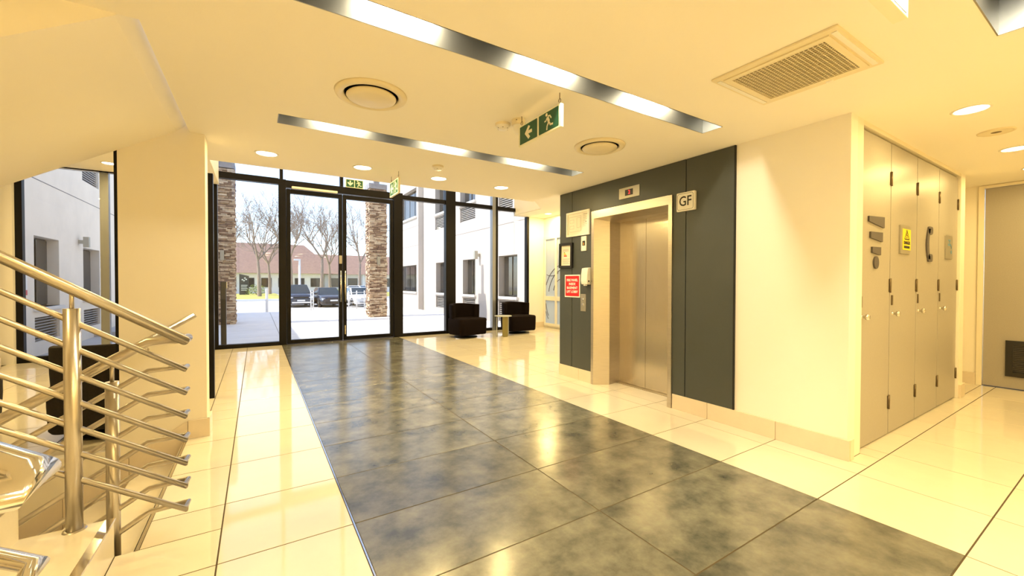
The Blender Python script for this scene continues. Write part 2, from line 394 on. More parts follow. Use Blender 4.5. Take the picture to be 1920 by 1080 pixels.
# skirting tiles
def skirt_y(parent, x0, x1, ya, yb, cuts, h=0.15):
    e = [ya]+[c for c in cuts if ya < c < yb]+[yb]
    for a, b in zip(e, e[1:]): bx('skirting_tile', 'tile_skirting', parent, x0, x1, a+0.0015, b-0.0015, 0, h, bevel=0.0015)
def skirt_x(parent, y0, y1, xa, xb, cuts, h=0.15):
    e = [xa]+[c for c in cuts if xa < c < xb]+[xb]
    for a, b in zip(e, e[1:]): bx('skirting_tile', 'tile_skirting', parent, a+0.0015, b-0.0015, y0, y1, 0, h, bevel=0.0015)
sk = sroot('baseboard_right'); G6 = [0.477+0.6*i for i in range(-2, 16)]
skirt_y(sk, 3.614, 3.635, 1.18, 2.665, G6); skirt_y(sk, 3.614, 3.635, 3.855, 4.52, [4.10])
skirt_x(sk, 1.18, 1.2, 3.636, 3.70, []); skirt_x(sk, 4.5, 4.52, 3.636, 7.1, [3.637+0.6*i for i in range(1, 6)])
skirt_x(sk, 1.18, 1.2, 6.68, 6.85, []); skirt_y(sk, 6.85, 6.87, 1.18, 2.6, [1.8, 2.4])
skirt_y(sk, 7.76, 7.78, 1.245, 2.6, [1.8, 2.4])
skc = sroot('baseboard_left')
skirt_x(skc, 4.23, 4.25, -0.486, -0.34, []); skirt_y(skc, -0.361, -0.34, 4.23, 4.46, [])
skirt_x(skc, 9.48, 9.5, -2.0, -0.69, [-1.4, -0.9]); skirt_x(skc, 9.56, 9.58, 6.6, 7.1, [])

# ------------------------------------------------------------------ entrance glazing
Y0, Y1 = 9.60, 9.70
win = sroot('window_1', 'black framed entrance glazing')
def fr(name, m, *a): return bx(name, m, win, *a, bevel=0.004)
fr('mullion', 'frame_black', -0.69, -0.63, Y0, Y1, 0, 5.9)
fr('mullion', 'frame_black', 0.386, 0.52, Y0-0.03, Y1, 0, 3.40); fr('mullion', 'frame_black', 0.41, 0.47, Y0, Y1, 3.40, 5.9)
fr('mullion', 'frame_black', 1.56, 1.63, Y0, Y1, 3.40, 5.9)
fr('mullion', 'frame_black', 2.73, 2.945, Y0-0.03, Y1, 0, 3.40); fr('mullion', 'frame_black', 2.77, 2.83, Y0, Y1, 3.40, 5.9)
fr('mullion', 'frame_black', 4.033, 4.296, Y0-0.05, Y1, 0, 5.9)
fr('mullion', 'frame_silver', 5.372, 5.47, Y0-0.05, Y1, 0, 5.9); fr('mullion', 'frame_black', 5.47, 5.56, Y0-0.02, Y1, 0, 5.9)
fr('mullion', 'frame_black', 6.50, 6.58, Y0-0.02, Y1, 0, 3.16)
fr('transom', 'frame_black', -0.74, 0.386, Y0-0.03, Y1, 3.29, 3.41)
fr('transom', 'frame_black', 0.52, 2.73, Y0-0.03, Y1, 3.24, 3.39)
fr('transom', 'frame_black', 2.945, 4.033, Y0-0.02, Y1, 3.26, 3.36); fr('transom', 'frame_black', 4.296, 5.372, Y0-0.02, Y1, 3.26, 3.36)
fr('transom', 'frame_black', 5.56, 6.12, Y0-0.02, Y1, 3.26, 3.36)
fr('bottom_rail', 'frame_black', -0.63, 0.386, Y0-0.02, Y1, 0, 0.075); fr('bottom_rail', 'frame_black', 2.945, 4.033, Y0-0.02, Y1, 0, 0.07)
fr('bottom_rail', 'frame_black', 4.296, 5.372, Y0-0.02, Y1, 0, 0.07); fr('bottom_rail', 'frame_black', 5.56, 6.50, Y0-0.02, Y1, 0, 0.07)
def pane(x0, x1, z0, z1): bx('pane', 'glass_clear', win, x0, x1, 9.645, 9.655, z0, z1)
for x0, x1, z1 in [(-0.63, 0.386, 3.29), (2.945, 4.033, 3.26), (4.296, 5.372, 3.26)]: pane(x0, x1, 0.07, z1)
pane(5.56, 6.12, 0.07, 3.26); pane(6.12, 6.50, 0.07, 3.16)
for x0, x1, z0 in [(-0.63, 0.41, 3.41), (0.47, 1.56, 3.39), (1.63, 2.77, 3.39), (2.83, 4.033, 3.36), (4.296, 5.372, 3.36), (5.56, 6.12, 3.36)]: pane(x0, x1, z0, 5.9)
# door leaves
def leaf(n, x0, x1, hs):
    d = sroot('door_%d' % n, 'black framed glass entrance door leaf')
    st = 0.075
    bx('stile', 'frame_black', d, x0, x0+st, Y0-0.005, Y1-0.02, 0.012, 3.22, bevel=0.004); bx('stile', 'frame_black', d, x1-st, x1, Y0-0.005, Y1-0.02, 0.012, 3.22, bevel=0.004)
    bx('rail', 'frame_black', d, x0+st, x1-st, Y0-0.005, Y1-0.02, 0.012, 0.09, bevel=0.004); bx('rail', 'frame_black', d, x0+st, x1-st, Y0-0.005, Y1-0.02, 3.13, 3.22, bevel=0.004)
    bx('pane', 'glass_clear', d, x0+st, x1-st, 9.645, 9.655, 0.09, 3.13)
    hx = x1-0.04 if hs > 0 else x0+0.04
    h = MB().tube([(hx, Y0-0.045, 0.86), (hx, Y0-0.045, 1.55)], 0.019, 12).build('handle', 'steel_polished', d)
    MB().tube([(hx, Y0-0.045, 0.95), (hx, Y0, 0.95)], 0.009, 8).build('handle_stem', 'steel_polished', h); MB().tube([(hx, Y0-0.045, 1.46), (hx, Y0, 1.46)], 0.009, 8).build('handle_stem', 'steel_polished', h)
    return d, hx
d1, hx = leaf(1, 0.525, 1.605, 1); bx('lock_plate', 'plate_metal', d1, hx-0.03, hx+0.03, Y0-0.014, Y0-0.005, 1.70, 1.88, bevel=0.003)
bx('door_closer', 'alu_white', d1, 0.62, 1.50, Y0-0.08, Y0-0.006, 3.22, 3.27, bevel=0.01)
d2, hx = leaf(2, 1.615, 2.725, -1); bx('floor_bolt', 'steel_polished', d2, hx-0.012, hx+0.012, Y0-0.02, Y0-0.005, 0.14, 0.34, bevel=0.003)
# left lounge glazing
win2 = sroot('window_2', 'black framed lounge window behind the stairs')
for a in [(-3.22, -3.14), (-2.25, -2.14), (-2.04, -2.0)]: bx('mullion', 'frame_black' if a[0] != -2.25 else 'frame_silver', win2, a[0], a[1], 9.58, 9.68, 0, 3.16, bevel=0.004)
bx('bottom_rail', 'frame_black', win2, -3.14, -2.04, 9.58, 9.68, 0, 0.09)
bx('pane', 'glass_clear', win2, -3.14, -2.25, 9.625, 9.635, 0.09, 3.16); bx('pane', 'glass_clear', win2, -2.14, -2.04, 9.625, 9.635, 0.09, 3.16)

# frosted door in the alcove
d3 = sroot('door_3', 'white framed frosted glass door behind the lift')
def dfr(n, *a): return bx(n, 'alu_white', d3, 7.06, 7.13, *a, bevel=0.004)
dfr('frame_post', 9.46, 9.52, 0.06, 2.61); dfr('frame_post', 8.93, 9.01, 0.06, 2.61); dfr('frame_post', 8.2, 8.26, 0.06, 2.61)
for a, b in ((9.01, 9.46), (8.26, 8.93)):
    dfr('frame_rail', a, b, 0.06, 0.13); dfr('frame_rail', a, b, 0.78, 0.90); dfr('frame_rail', a, b, 2.53, 2.61)
    bx('pane', 'glass_frost', d3, 7.09, 7.10, a, b, 0.13, 0.78); bx('pane', 'glass_frost', d3, 7.09, 7.10, a, b, 0.90, 2.53)
for R, cy, cz, a0, a1 in ((0.9, 8.6, 0.9, 95, 175), (0.78, 8.55, 0.9, 95, 170), (0.62, 9.2, 2.1, 200, 300), (0.4, 8.7, 1.0, 60, 170), (0.7, 8.75, 0.75, 185, 215), (0.9, 8.6, 0.77, 182, 215)):
    pts = [(7.086, cy-R*math.cos(math.radians(a0+(a1-a0)*i/20))*1, cz+R*math.sin(math.radians(a0+(a1-a0)*i/20))) for i in range(21)]
    pts = [p for p in pts if 8.27 < p[1] < 9.45 and 0.14 < p[2] < 2.5]
    if len(pts) > 2: MB().tube(pts, 0.009, 5).build('line_motif', 'sign_grey', d3)

# ------------------------------------------------------------------ lift
lift = thing('lift_entrance', 'brushed steel lift doors in a splayed steel frame', 'lift', (3.99, 3.26, 0))
def lp(mb, name, m, bevel=0):   # built in world coordinates, then moved into the lift's own frame
    mb.v = [(v[0]-3.99, v[1]-3.26, v[2]) for v in mb.v]; return mb.build(name, m, lift, bevel)
prof_l = [(3.64, 3.853), (3.602, 3.853), (3.602, 3.808), (3.775, 3.700), (4.02, 3.735), (4.02, 3.853)]
prof_r = [(3.64, 2.667), (3.602, 2.667), (3.602, 2.712), (3.775, 2.820), (4.02, 2.785), (4.02, 2.667)]
lp(MB().prism(prof_l, 0, 2.19), 'jamb', 'steel_brushed'); lp(MB().prism(prof_r, 0, 2.19), 'jamb', 'steel_brushed')
Mx = Matrix(((1,0,0,0),(0,0,1,0),(0,1,0,0),(0,0,0,1)))   # profile (x,z) swept along y
lp(MB().prism([(3.602, 2.192), (3.602, 2.097), (3.775, 2.06), (4.02, 2.07), (4.02, 2.192)], 2.7125, 3.8075, Mx), 'header', 'steel_brushed')
lp(MB().box(3.99, 4.01, 2.79, 3.3155, 0.008, 2.10), 'lift_door', 'steel_door', 0.003); lp(MB().box(3.99, 4.01, 3.3175, 3.74, 0.008, 2.10), 'lift_door', 'steel_door', 0.003)
lp(MB().box(3.93, 4.02, 2.79, 3.735, 0.0, 0.006), 'sill', 'steel_brushed')
struct(B(4.02, 4.10, 2.6, 3.9, -0.1, 2.3).build('wall_shaft', 'dark_void'))

# lift landing fittings (frame FX: local x runs toward -Y, y up, z out of the wall)
XW = 3.618
def on_lift(name, label, cat, y, z, xw=XW): return thing(name, label, cat, (xw, y, z), FX)
t = on_lift('floor_indicator', 'steel floor indicator plate with red digit above the lift', 'indicator', 3.245, 2.326)
MB().prism(rrect(0.30, 0.122, 0.004), 0, 0.008).build('plate', 'plate_metal', t); MB().prism(rrect(0.115, 0.068, 0.003), 0.008, 0.010).build('screen', 'black_plastic', t)
text('digit', '2', 0.062, 'led_red', t, (0.005, 0, 0.0105))
t = on_lift('floor_sign', 'square cream box sign reading GF beside the lift', 'sign', 2.505, 2.094)
MB().prism(rrect(0.20, 0.185, 0.008), 0, 0.03).build('sign_box', 'white_plastic', t, 0.003); MB().prism(rrect(0.19, 0.175, 0.01), 0.03, 0.032).build('sign_face', 'sign_white', t)
mb = MB(); P = rrect(0.172, 0.158, 0.018); stroke(mb, P+[P[0]], 0.003, 0.032, 0.0328); mb.build('border', 'ink_black', t)
text('lettering', 'GF', 0.135, 'ink_black', t, (0, 0, 0.0328), sx=0.86, bold=0.001)
t = on_lift('evacuation_plan', 'white framed evacuation plan left of the lift', 'framed plan', 4.115, 2.072)
mb = MB()
for a in cells(-0.225, 0.225, -0.163, 0.163, [(-0.20, 0.20, -0.138, 0.138)]): mb.box(a[0], a[1], a[2], a[3], 0, 0.022)
mb.build('picture_frame', 'white_plastic', t); bx('paper', 'paper', t, -0.2, 0.2, -0.138, 0.138, 0.004, 0.009)
mb = MB()
for a in [(-0.16, -0.08, 0.02, 0.06), (-0.16, -0.08, -0.06, -0.02), (-0.02, 0.05, -0.05, 0.08)]:
    stroke(mb, [(a[0],a[2]),(a[1],a[2]),(a[1],a[3]),(a[0],a[3]),(a[0],a[2])], 0.0025, 0.009, 0.0095)
stroke(mb, [(-0.17,-0.10),(0.06,-0.10),(0.06,0.10),(-0.17,0.10),(-0.17,-0.10)], 0.003, 0.009, 0.0095)
for i in range(7): stroke(mb, [(0.10, 0.09-0.022*i), (0.15+0.02*(i % 3)*0.7, 0.09-0.022*i)], 0.004, 0.009, 0.0095)
mb.box(0.10, 0.18, 0.108, 0.116, 0.009, 0.0095).box(0.145, 0.165, 0.0, 0.02, 0.009, 0.0096); mb.build('plan_drawing', 'ink_grey', t)
t = on_lift('lift_hall_lantern', 'small white plate with dark window under the evacuation plan', 'indicator', 4.0, 1.80)
MB().prism(rrect(0.095, 0.19, 0.006), 0, 0.012).build('plate', 'white_plastic', t); bx('window', 'black_plastic', t, -0.022, 0.03, -0.028, 0.035, 0.012, 0.0135); bx('indicator_arrow', 'orange', t, -0.004, 0.010, -0.02, 0.012, 0.0135, 0.0142)
t = on_lift('notice_frame', 'black framed energy certificate at the panel corner', 'framed notice', 4.352, 1.662); t.rotation_mode = 'QUATERNION'
t.matrix_world = t.matrix_world @ Matrix.Rotation(-0.02, 4, 'Z')
mb = MB()
for a in cells(-0.137, 0.137, -0.17, 0.17, [(-0.105, 0.105, -0.138, 0.138)]): mb.box(a[0], a[1], a[2], a[3], 0, 0.03)
mb.build('picture_frame', 'black_plastic', t); bx('paper', 'paper', t, -0.105, 0.105, -0.138, 0.138, 0.004, 0.010)
for i, (c, w) in enumerate((('foliage', 0.02), ('yellow', 0.035), ('orange', 0.05), ('red_sign', 0.065))):
    bx('rating_bar', c, t, -0.05, -0.05+w, 0.035-0.016*i, 0.048-0.016*i, 0.010, 0.0108)
mb = MB()
for i in range(5): mb.box(-0.07, 0.05, 0.085-0.012*i*0.6, 0.088-0.012*i*0.6, 0.010, 0.0106)
for i in range(5): mb.box(-0.07, 0.07-0.02*(i % 2), -0.05-0.016*i, -0.045-0.016*i, 0.010, 0.0106)
tag(mb.build('small_print', 'ink_grey', t), kind='stuff')
t = on_lift('fire_panel_sign', 'red and white fire panel notice left of the lift', 'sign', 4.23, 1.245)
bx('board', 'sign_white', t, -0.155, 0.155, -0.152, 0.152, 0, 0.006); bx('red_field', 'red_sign', t, -0.14, 0.14, -0.137, 0.137, 0.006, 0.0072)
for i, s in enumerate(('FIRE PANEL', 'INSIDE', 'BASEMENT', 'LIFT LOBBY')): text('lettering', s, 0.046, 'sign_white', t, (0, 0.078-0.052*i, 0.0073), bold=0.0012, sx=0.98)
t = on_lift('hand_sanitiser_dispenser', 'white wall dispenser beside the lift frame', 'dispenser', 3.928, 1.375)
Mz = Matrix(((0,0,1,0),(0,1,0,0),(-1,0,0,0),(0,0,0,1)))
Pd = [(-0.0, 0.11), (-0.055, 0.10), (-0.068, 0.02), (-0.072, -0.06), (-0.064, -0.105), (0, -0.11)]
MB().prism(Pd, -0.058, 0.058, Mz).build('housing', 'white_plastic', t, 0.006)
bx('latch', 'black_plastic', t, 0.058, 0.0605, -0.075, -0.055, 0.03, 0.05); bx('nozzle', 'white_plastic', t, -0.02, 0.02, -0.125, -0.108, 0.03, 0.06, bevel=0.004)
t = on_lift('lift_call_panel', 'steel lift call plate with two round buttons', 'call panel', 4.01, 1.03)
MB().prism(rrect(0.10, 0.225, 0.003), 0, 0.006).build('plate', 'plate_metal', t)
for yy in (0.04, -0.025): MB().lathe([(0.018, 0.006), (0.018, 0.012), (0.014, 0.014), (0, 0.014)], 20, Matrix.Translation((0, yy, 0))).build('button', 'chrome', t)
MB().prism(rrect(0.03, 0.02, 0.002, cy=0.085), 0.006, 0.007).build('button_label', 'ink_grey', t)

# ------------------------------------------------------------------ service cupboard doors (face -Y)
JX = [3.875, 4.551, 5.247, 5.955, 6.668]
DOORL = ['first grey cupboard door with a large dark exclamation-mark sign', 'grey cupboard door with the yellow danger plate', 'grey cupboard door with a dark telephone handset sign', 'last grey cupboard door with a small metal tap plate']
for i in range(4):
    x0, x1 = JX[i]+0.006, JX[i+1]-0.006; w = x1-x0
    t = thing('cupboard_door', DOORL[i], 'door', ((x0+x1)/2, 1.262, 0), FY, group='service cupboard doors')
    bx('panel', 'laminate', t, -w/2, w/2, 0.012, 2.468, 0, 0.038, bevel=0.0015)
    for hz in (2.17, 1.27, 0.28):
        h = MB().tube([(w/2+0.004, hz-0.06, 0.042), (w/2+0.004, hz+0.06, 0.042)], 0.008, 10).build('hinge', 'hinge_metal', t)
        bx('hinge_leaf', 'hinge_metal', h, w/2-0.022, w/2, hz-0.055, hz+0.055, 0.038, 0.041)
    MB().prism(rrect(0.034, 0.085, 0.003, cx=-w/2+0.045, cy=1.145), 0.038, 0.043).build('lock_plate', 'hinge_metal', t)
    MB().lathe([(0.012, 0.038), (0.010, 0.06), (0.022, 0.068), (0.024, 0.08), (0.016, 0.09), (0, 0.091)], 20, Matrix.Translation((-w/2+0.055, 1.03, 0))).build('knob', 'steel_polished', t)
    z0, z1 = 0.038, 0.050
    if i == 0:
        for (ca, ya, yb, wl, wr) in ((0.0, 1.79, 0, 0.017, 0.035), ): pass
        for cx_, cy_, hw, hl, hr in ((-0.005, 1.794, 0.165, 0.020, 0.052), (-0.005, 1.671, 0.128, 0.024, 0.045), (-0.005, 1.555, 0.092, 0.023, 0.038)):
            MB().prism([(cx_-hw, cy_-hl), (cx_+hw, cy_-hr), (cx_+hw, cy_+hr*0.7), (cx_-hw, cy_+hl)], z0, z1).build('sign_stroke', 'sign_grey', t)
        MB().prism(circ(0.05, 28, -0.005, 1.455), z0, z1).build('sign_dot', 'sign_grey', t)
    if i == 1:
        p = MB().prism(rrect(0.27, 0.25, 0.003, cx=-0.01, cy=1.675), z0, z1).build('plate', 'plate_metal', t)
        MB().prism(rrect(0.21, 0.185, 0.004, cx=0.015, cy=1.678), z1, z1+0.002).build('danger_field', 'yellow', p)
        mb = MB(); stroke(mb, [(-0.045, 1.680), (0.015, 1.762), (0.075, 1.680), (-0.045, 1.680)], 0.009, z1+0.002, z1+0.003); stroke(mb, [(0.022, 1.742), (0.004, 1.716), (0.024, 1.716), (0.010, 1.688)], 0.009, z1+0.002, z1+0.003); mb.build('danger_symbol', 'ink_black', p)
        text('lettering', 'DANGER', 0.040, 'ink_black', p, (0.015, 1.648, z1+0.003), bold=0.001); stroke(MB(), [(-0.06, 1.611), (0.09, 1.611)], 0.022, z1+0.002, z1+0.0025).build('small_print', 'ink_black', p)
    if i == 2:
        mb = MB(); yy = [1.675+0.15*(k/10-1) for k in range(21)]; bow = lambda y, d, t_: -0.075-d*(1-((y-1.675)/0.15)**2)+t_
        mb.prism([(bow(y, 0.055, 0.045), y) for y in yy]+[(bow(y, 0.045, 0.105), y) for y in yy[::-1]], z0, z1)
        for sg in (1, -1): mb.prism(rrect(0.14, 0.075, 0.03, cx=0.035, cy=1.675+sg*0.135), z0, z1)
        mb.build('handset_sign', 'sign_grey', t)
    if i == 3:
        p = MB().prism(rrect(0.25, 0.25, 0.003, cx=-0.02, cy=1.675), z0, z1).build('plate', 'plate_metal', t)
        mb = MB(); stroke(mb, [(-0.07, 1.70), (0.03, 1.70), (0.05, 1.68), (0.05, 1.66)], 0.022, z1, z1+0.002); stroke(mb, [(-0.02, 1.70), (-0.02, 1.745)], 0.014, z1, z1+0.002); stroke(mb, [(-0.06, 1.748), (0.02, 1.748)], 0.014, z1, z1+0.002); mb.prism(circ(0.02, 16, 0.05, 1.625), z1, z1+0.002); mb.build('tap_symbol', 'blue_ink', p)

# corridor end door
d4 = sroot('door_4', 'grey plant-room door with a black louvre')
bx('frame_post', 'trim_cream', d4, 7.755, 7.80, 1.195, 1.245, 0, 2.515, bevel=0.003); bx('frame_post', 'trim_cream', d4, 7.755, 7.80, 0.235, 0.28, 0, 2.515, bevel=0.003); bx('frame_head', 'trim_cream', d4, 7.755, 7.80, 0.28, 1.195, 2.48, 2.515, bevel=0.003)
bx('panel', 'laminate', d4, 7.785, 7.83, 0.283, 1.192, 0.008, 2.477, bevel=0.002)
g = bx('louvre_frame', 'black_plastic', d4, 7.772, 7.786, 0.47, 1.005, 0.155, 0.592); 
bx('louvre_core', 'dark_void', g, 7.766, 7.773, 0.53, 0.945, 0.215, 0.535)
for k in range(15):
    z = 0.222+0.0215*k; MB().prism([(7.758, z), (7.772, z+0.010), (7.772, z+0.014), (7.758, z+0.004)], 0.53, 0.945, Mx).build('louvre_slat', 'window_frame', g)
for zz in (0.155, 0.535): bx('louvre_rim', 'black_plastic', g, 7.758, 7.773, 0.47, 1.005, zz, zz+0.057)
for yy in (0.47, 0.945): bx('louvre_rim', 'black_plastic', g, 7.758, 7.773, yy, yy+0.06, 0.212, 0.535)
MB().tube([(7.785, 0.36, 1.05), (7.74, 0.36, 1.05), (7.74, 0.46, 1.05)], 0.011, 10).build('handle', 'steel_polished', d4)

# ------------------------------------------------------------------ ceiling fittings
def slot(i, s, label):
    x0, x1, y0, y1 = s; zt = H+0.30
    t = thing('light_slot', label, 'ceiling light', ((x0+x1)/2, (y0+y1)/2, H), group='recessed light slots')
    hx, hy = (x1-x0)/2, (y1-y0)/2
    bx('side_panel', 'slot_metal', t, -hx, hx, hy-0.006, hy-0.0005, 0.0, 0.30); bx('side_panel', 'slot_shade', t, -hx, hx, -hy+0.0005, -hy+0.006, 0.0, 0.30)
    bx('end_panel', 'frame_silver', t, hx-0.006, hx-0.0005, -hy, hy, 0.0, 0.30); bx('end_panel', 'frame_silver', t, -hx+0.0005, -hx+0.006, -hy, hy, 0.0, 0.30)
    bx('top_panel', 'slot_shade', t, -hx, hx, -hy, hy, 0.30, 0.306)
    for cx_ in (-0.99, -0.02, 0.95):
        MB().tube([(cx_-0.20, -hy+0.035, 0.20), (cx_+0.20, -hy+0.035, 0.20)], 0.014, 10).build('lamp_tube', 'slot_tube', t)
        l = bpy.data.lights.new('slot_lamp', 'AREA'); l.shape = 'RECTANGLE'; l.size = 0.36; l.size_y = 0.04; l.energy = 12; l.color = (1, 0.86, 0.58)
        lo = bpy.data.objects.new('slot_lamp', l); COL.objects.link(lo); lo.parent = t; lo.location = (cx_, -hy+0.06, 0.18)
    return t
slot(0, SLOTS[0], 'long recessed light slot running past the large hanging exit sign'); slot(1, SLOTS[1], 'long recessed light slot nearest the entrance glazing')
slot(2, SLOTS[2], 'recessed light slot cut off at the top right corner'); slot(3, SLOTS[3], 'recessed light slot in the ceiling behind the viewer')
DLN = 0
def downlight(x, y, label, z=H, r=0.10, w=None):
    t = thing('downlight', label, 'downlight', (x, y, z), FC, group='round recessed downlights')
    MB().lathe([(r-0.016, 0.0), (r-0.012, 0.006), (r, 0.006), (r+0.004, 0.002), (r+0.004, 0.0)], 36).build('trim_ring', 'white_plastic', t)
    MB().lathe([(r-0.014, 0.0015), (r-0.03, 0.003), (0, 0.0035)], 32).build('lamp_lens', 'lamp_lens', t)
    l = bpy.data.lights.new('downlight_lamp', 'AREA'); l.shape = 'DISK'; l.size = 2*r-0.03; l.energy = DLW if w is None else w; l.color = LAMP
    lo = bpy.data.objects.new('downlight_lamp', l); COL.objects.link(lo); lo.parent = t; lo.location = (0, 0, 0.012); lo.rotation_euler = (PI, 0, 0)
    return t
ND = ['leftmost downlight at the ceiling edge before the glazing', 'second downlight from the left at the ceiling edge', 'third downlight from the left, just past the small smoke detector', 'fourth downlight at the ceiling edge, nearest the lift']
for i, x in enumerate((0.088, 0.978, 1.849, 2.716)): downlight(x, 4.60, ND[i], z=H+0.012, w=15)
downlight(4.29, 0.73, 'large bright downlight nearest the cupboard doors', w=10.5); downlight(5.873, 0.72, 'downlight past the round speaker in the corridor', w=10.5)
downlight(7.0, 0.72, 'downlight at the far end of the corridor', w=10)
downlight(-1.957, 8.83, 'downlight over the lounge behind the stairs', z=3.16); downlight(6.71, 8.86, 'downlight over the alcove behind the lift', z=3.16, w=45)
downlight(-2.9, 6.6, 'downlight deeper in the stairside lounge ceiling', z=3.16); downlight(-1.4, 6.2, 'lounge downlight hidden behind the column', z=3.16); downlight(5.3, 6.2, 'alcove downlight hidden behind the lift', z=3.16, w=45)
for i, (x, y) in enumerate([(0.4, -0.55), (1.6, -0.55), (2.8, -0.55), (0.4, -2.3), (1.6, -2.3), (2.8, -2.3), (4.29, -1.0), (5.9, -1.0)]):
    downlight(x, y, 'added unseen downlight in the ceiling behind the viewer')  # downlights added out of view for more even light in the lobby
downlight(-2.6, 1.8, 'downlight above the stair landing', z=5.1, w=45)
for i, (x, y) in enumerate([(1.0, 7.2), (3.4, 7.2), (2.2, 8.6)]): downlight(x, y, 'added unseen downlight high over the double-height entrance', z=5.9, w=70)  # lamps added out of view to brighten the upper void and alcove bulkhead

def vent(x, y, label):
    t = thing('ceiling_vent', label, 'ceiling vent', (x, y, H), FC, group='round disc vents')
    MB().lathe([(0.165, -0.0), (0.175, 0.016), (0.20, 0.022), (0.222, 0.012), (0.226, 0.0)], 48).build('outer_ring', 'cream_plastic', t)
    MB().lathe([(0.168, 0.001), (0, 0.001)], 48).build('throat', 'dark_void', t)
    MB().lathe([(0.0, 0.012), (0.150, 0.012), (0.156, 0.018), (0.150, 0.028), (0.10, 0.036), (0.0, 0.040)], 48).build('disc', 'cream_plastic', t)
    MB().tube([(0, 0, 0), (0, 0, 0.02)], 0.02, 10).build('stem', 'dark_void', t)
vent(0.645, 2.765, 'round disc vent between the slots on the left'); vent(2.625, 2.705, 'round disc vent near the lift wall')
def smoke(x, y, label):
    t = thing('smoke_detector', label, 'smoke detector', (x, y, H), FC, group='smoke detectors')
    MB().lathe([(0.06, 0), (0.06, 0.012), (0.052, 0.016), (0, 0.016)], 28).build('base', 'cream_plastic', t)
    MB().lathe([(0.050, 0.016), (0.048, 0.03), (0.036, 0.042), (0, 0.045)], 28).build('cap', 'white_plastic', t)
    for k in range(6): bx('vent_fin', 'sign_grey', t, 0.030, 0.042, -0.004, 0.004, 0.030, 0.0395).rotation_euler = (0, 0, k*PI/3)
smoke(1.624, 2.727, 'smoke detector beside the dome camera'); smoke(1.628, 4.074, 'smoke detector between slot and ceiling edge')
t = thing('dome_camera', 'cream dome security camera behind the hanging exit sign', 'camera', (1.686, 2.602, H), FC)
MB().lathe([(0.052, 0), (0.052, 0.035), (0.047, 0.042), (0, 0.042)], 28).build('housing', 'cream_plastic', t); MB().lathe([(0.040, 0.042), (0.040, 0.06), (0.036, 0.08), (0.024, 0.098), (0.01, 0.106), (0, 0.107)], 28).build('dome', 'white_plastic', t)
for a in (0.3, 2.4, 4.5): MB().lathe([(0.005, 0.0), (0.004, 0.003), (0, 0.003)], 8, Matrix.Translation((0.053*math.cos(a), 0.053*math.sin(a), 0.015))).build('screw', 'hinge_metal', t)
t = thing('ceiling_speaker', 'flat round speaker grille between the corridor downlights', 'speaker', (5.081, 0.725, H), FC)
MB().lathe([(0.105, 0), (0.105, 0.008), (0.092, 0.012), (0.09, 0.008)], 32).build('rim', 'cream_plastic', t); MB().lathe([(0.09, 0.006), (0, 0.009)], 32).build('grille', 'grille_tan', t)
# air-conditioning cassette
t = thing('air_conditioner', 'square ceiling air conditioner with tan grille', 'air conditioner', (2.646, 1.147, H), FC)
MB().prism(rrect(0.615, 0.635, 0.006), 0, 0.012).build('panel', 'cream_plastic', t, 0.003)
mb = MB()
for a in cells(-0.262, 0.262, -0.266, 0.266, [(-0.229, 0.229, -0.234, 0.234)]): mb.box(a[0], a[1], a[2], a[3], 0.012, 0.019)
mb.build('grille_frame', 'cream_plastic', t); bx('grille_backing', 'grille_tan', t, -0.229, 0.229, -0.234, 0.234, 0.0118, 0.0128)
for k in range(22):
    x = -0.218+0.0208*k; bx('grille_bar', 'cream_plastic', t, x-0.0022, x+0.0022, -0.234, 0.234, 0.0128, 0.0165)
for k in range(22):
    y = -0.223+0.0212*k; bx('grille_bar', 'cream_plastic', t, -0.229, 0.229, y-0.002, y+0.002, 0.0165, 0.0175)
for sy in (-1, 1): bx('air_vane', 'white_plastic', t, -0.27, 0.27, sy*0.290-0.012, sy*0.290+0.012, 0.012, 0.016)
MB().lathe([(0.02, 0.012), (0.018, 0.018), (0, 0.019)], 16, Matrix.Translation((0.285, 0.07, 0))).build('sensor', 'white_plastic', t)

# exit signs
def running_man(mb, cx, cy, s, z0, z1, flip=1):
    q = lambda p: (cx+flip*p[0]*s, cy+p[1]*s)
    mb.prism(circ(0.085*s, 16, *q((-0.15, 0.36))), z0, z1)
    stroke(mb, [q((-0.07, 0.22)), q((0.05, -0.04))], 0.17*s, z0, z1)
    stroke(mb, [q((-0.05, 0.26)), q((0.13, 0.24)), q((0.25, 0.08))], 0.075*s, z0, z1)
    stroke(mb, [q((-0.09, 0.22)), q((-0.20, 0.06)), q((-0.33, 0.06))], 0.075*s, z0, z1)
    stroke(mb, [q((0.06, -0.06)), q((0.16, -0.22)), q((0.38, -0.24))], 0.095*s, z0, z1)
    stroke(mb, [q((0.03, -0.06)), q((-0.10, -0.22)), q((-0.13, -0.42))], 0.095*s, z0, z1)
def arrow(mb, cx, cy, s, ang, z0, z1):
    P = [(-0.36, 0), (0.02, 0.40), (0.20, 0.30), (0.0, 0.09), (0.38, 0.09), (0.38, -0.09), (0.0, -0.09), (0.20, -0.30), (0.02, -0.40)]
    c, sn = math.cos(ang), math.sin(ang); mb.prism([(cx+s*(p[0]*c-p[1]*sn), cy+s*(p[0]*sn+p[1]*c)) for p in P], z0, z1)
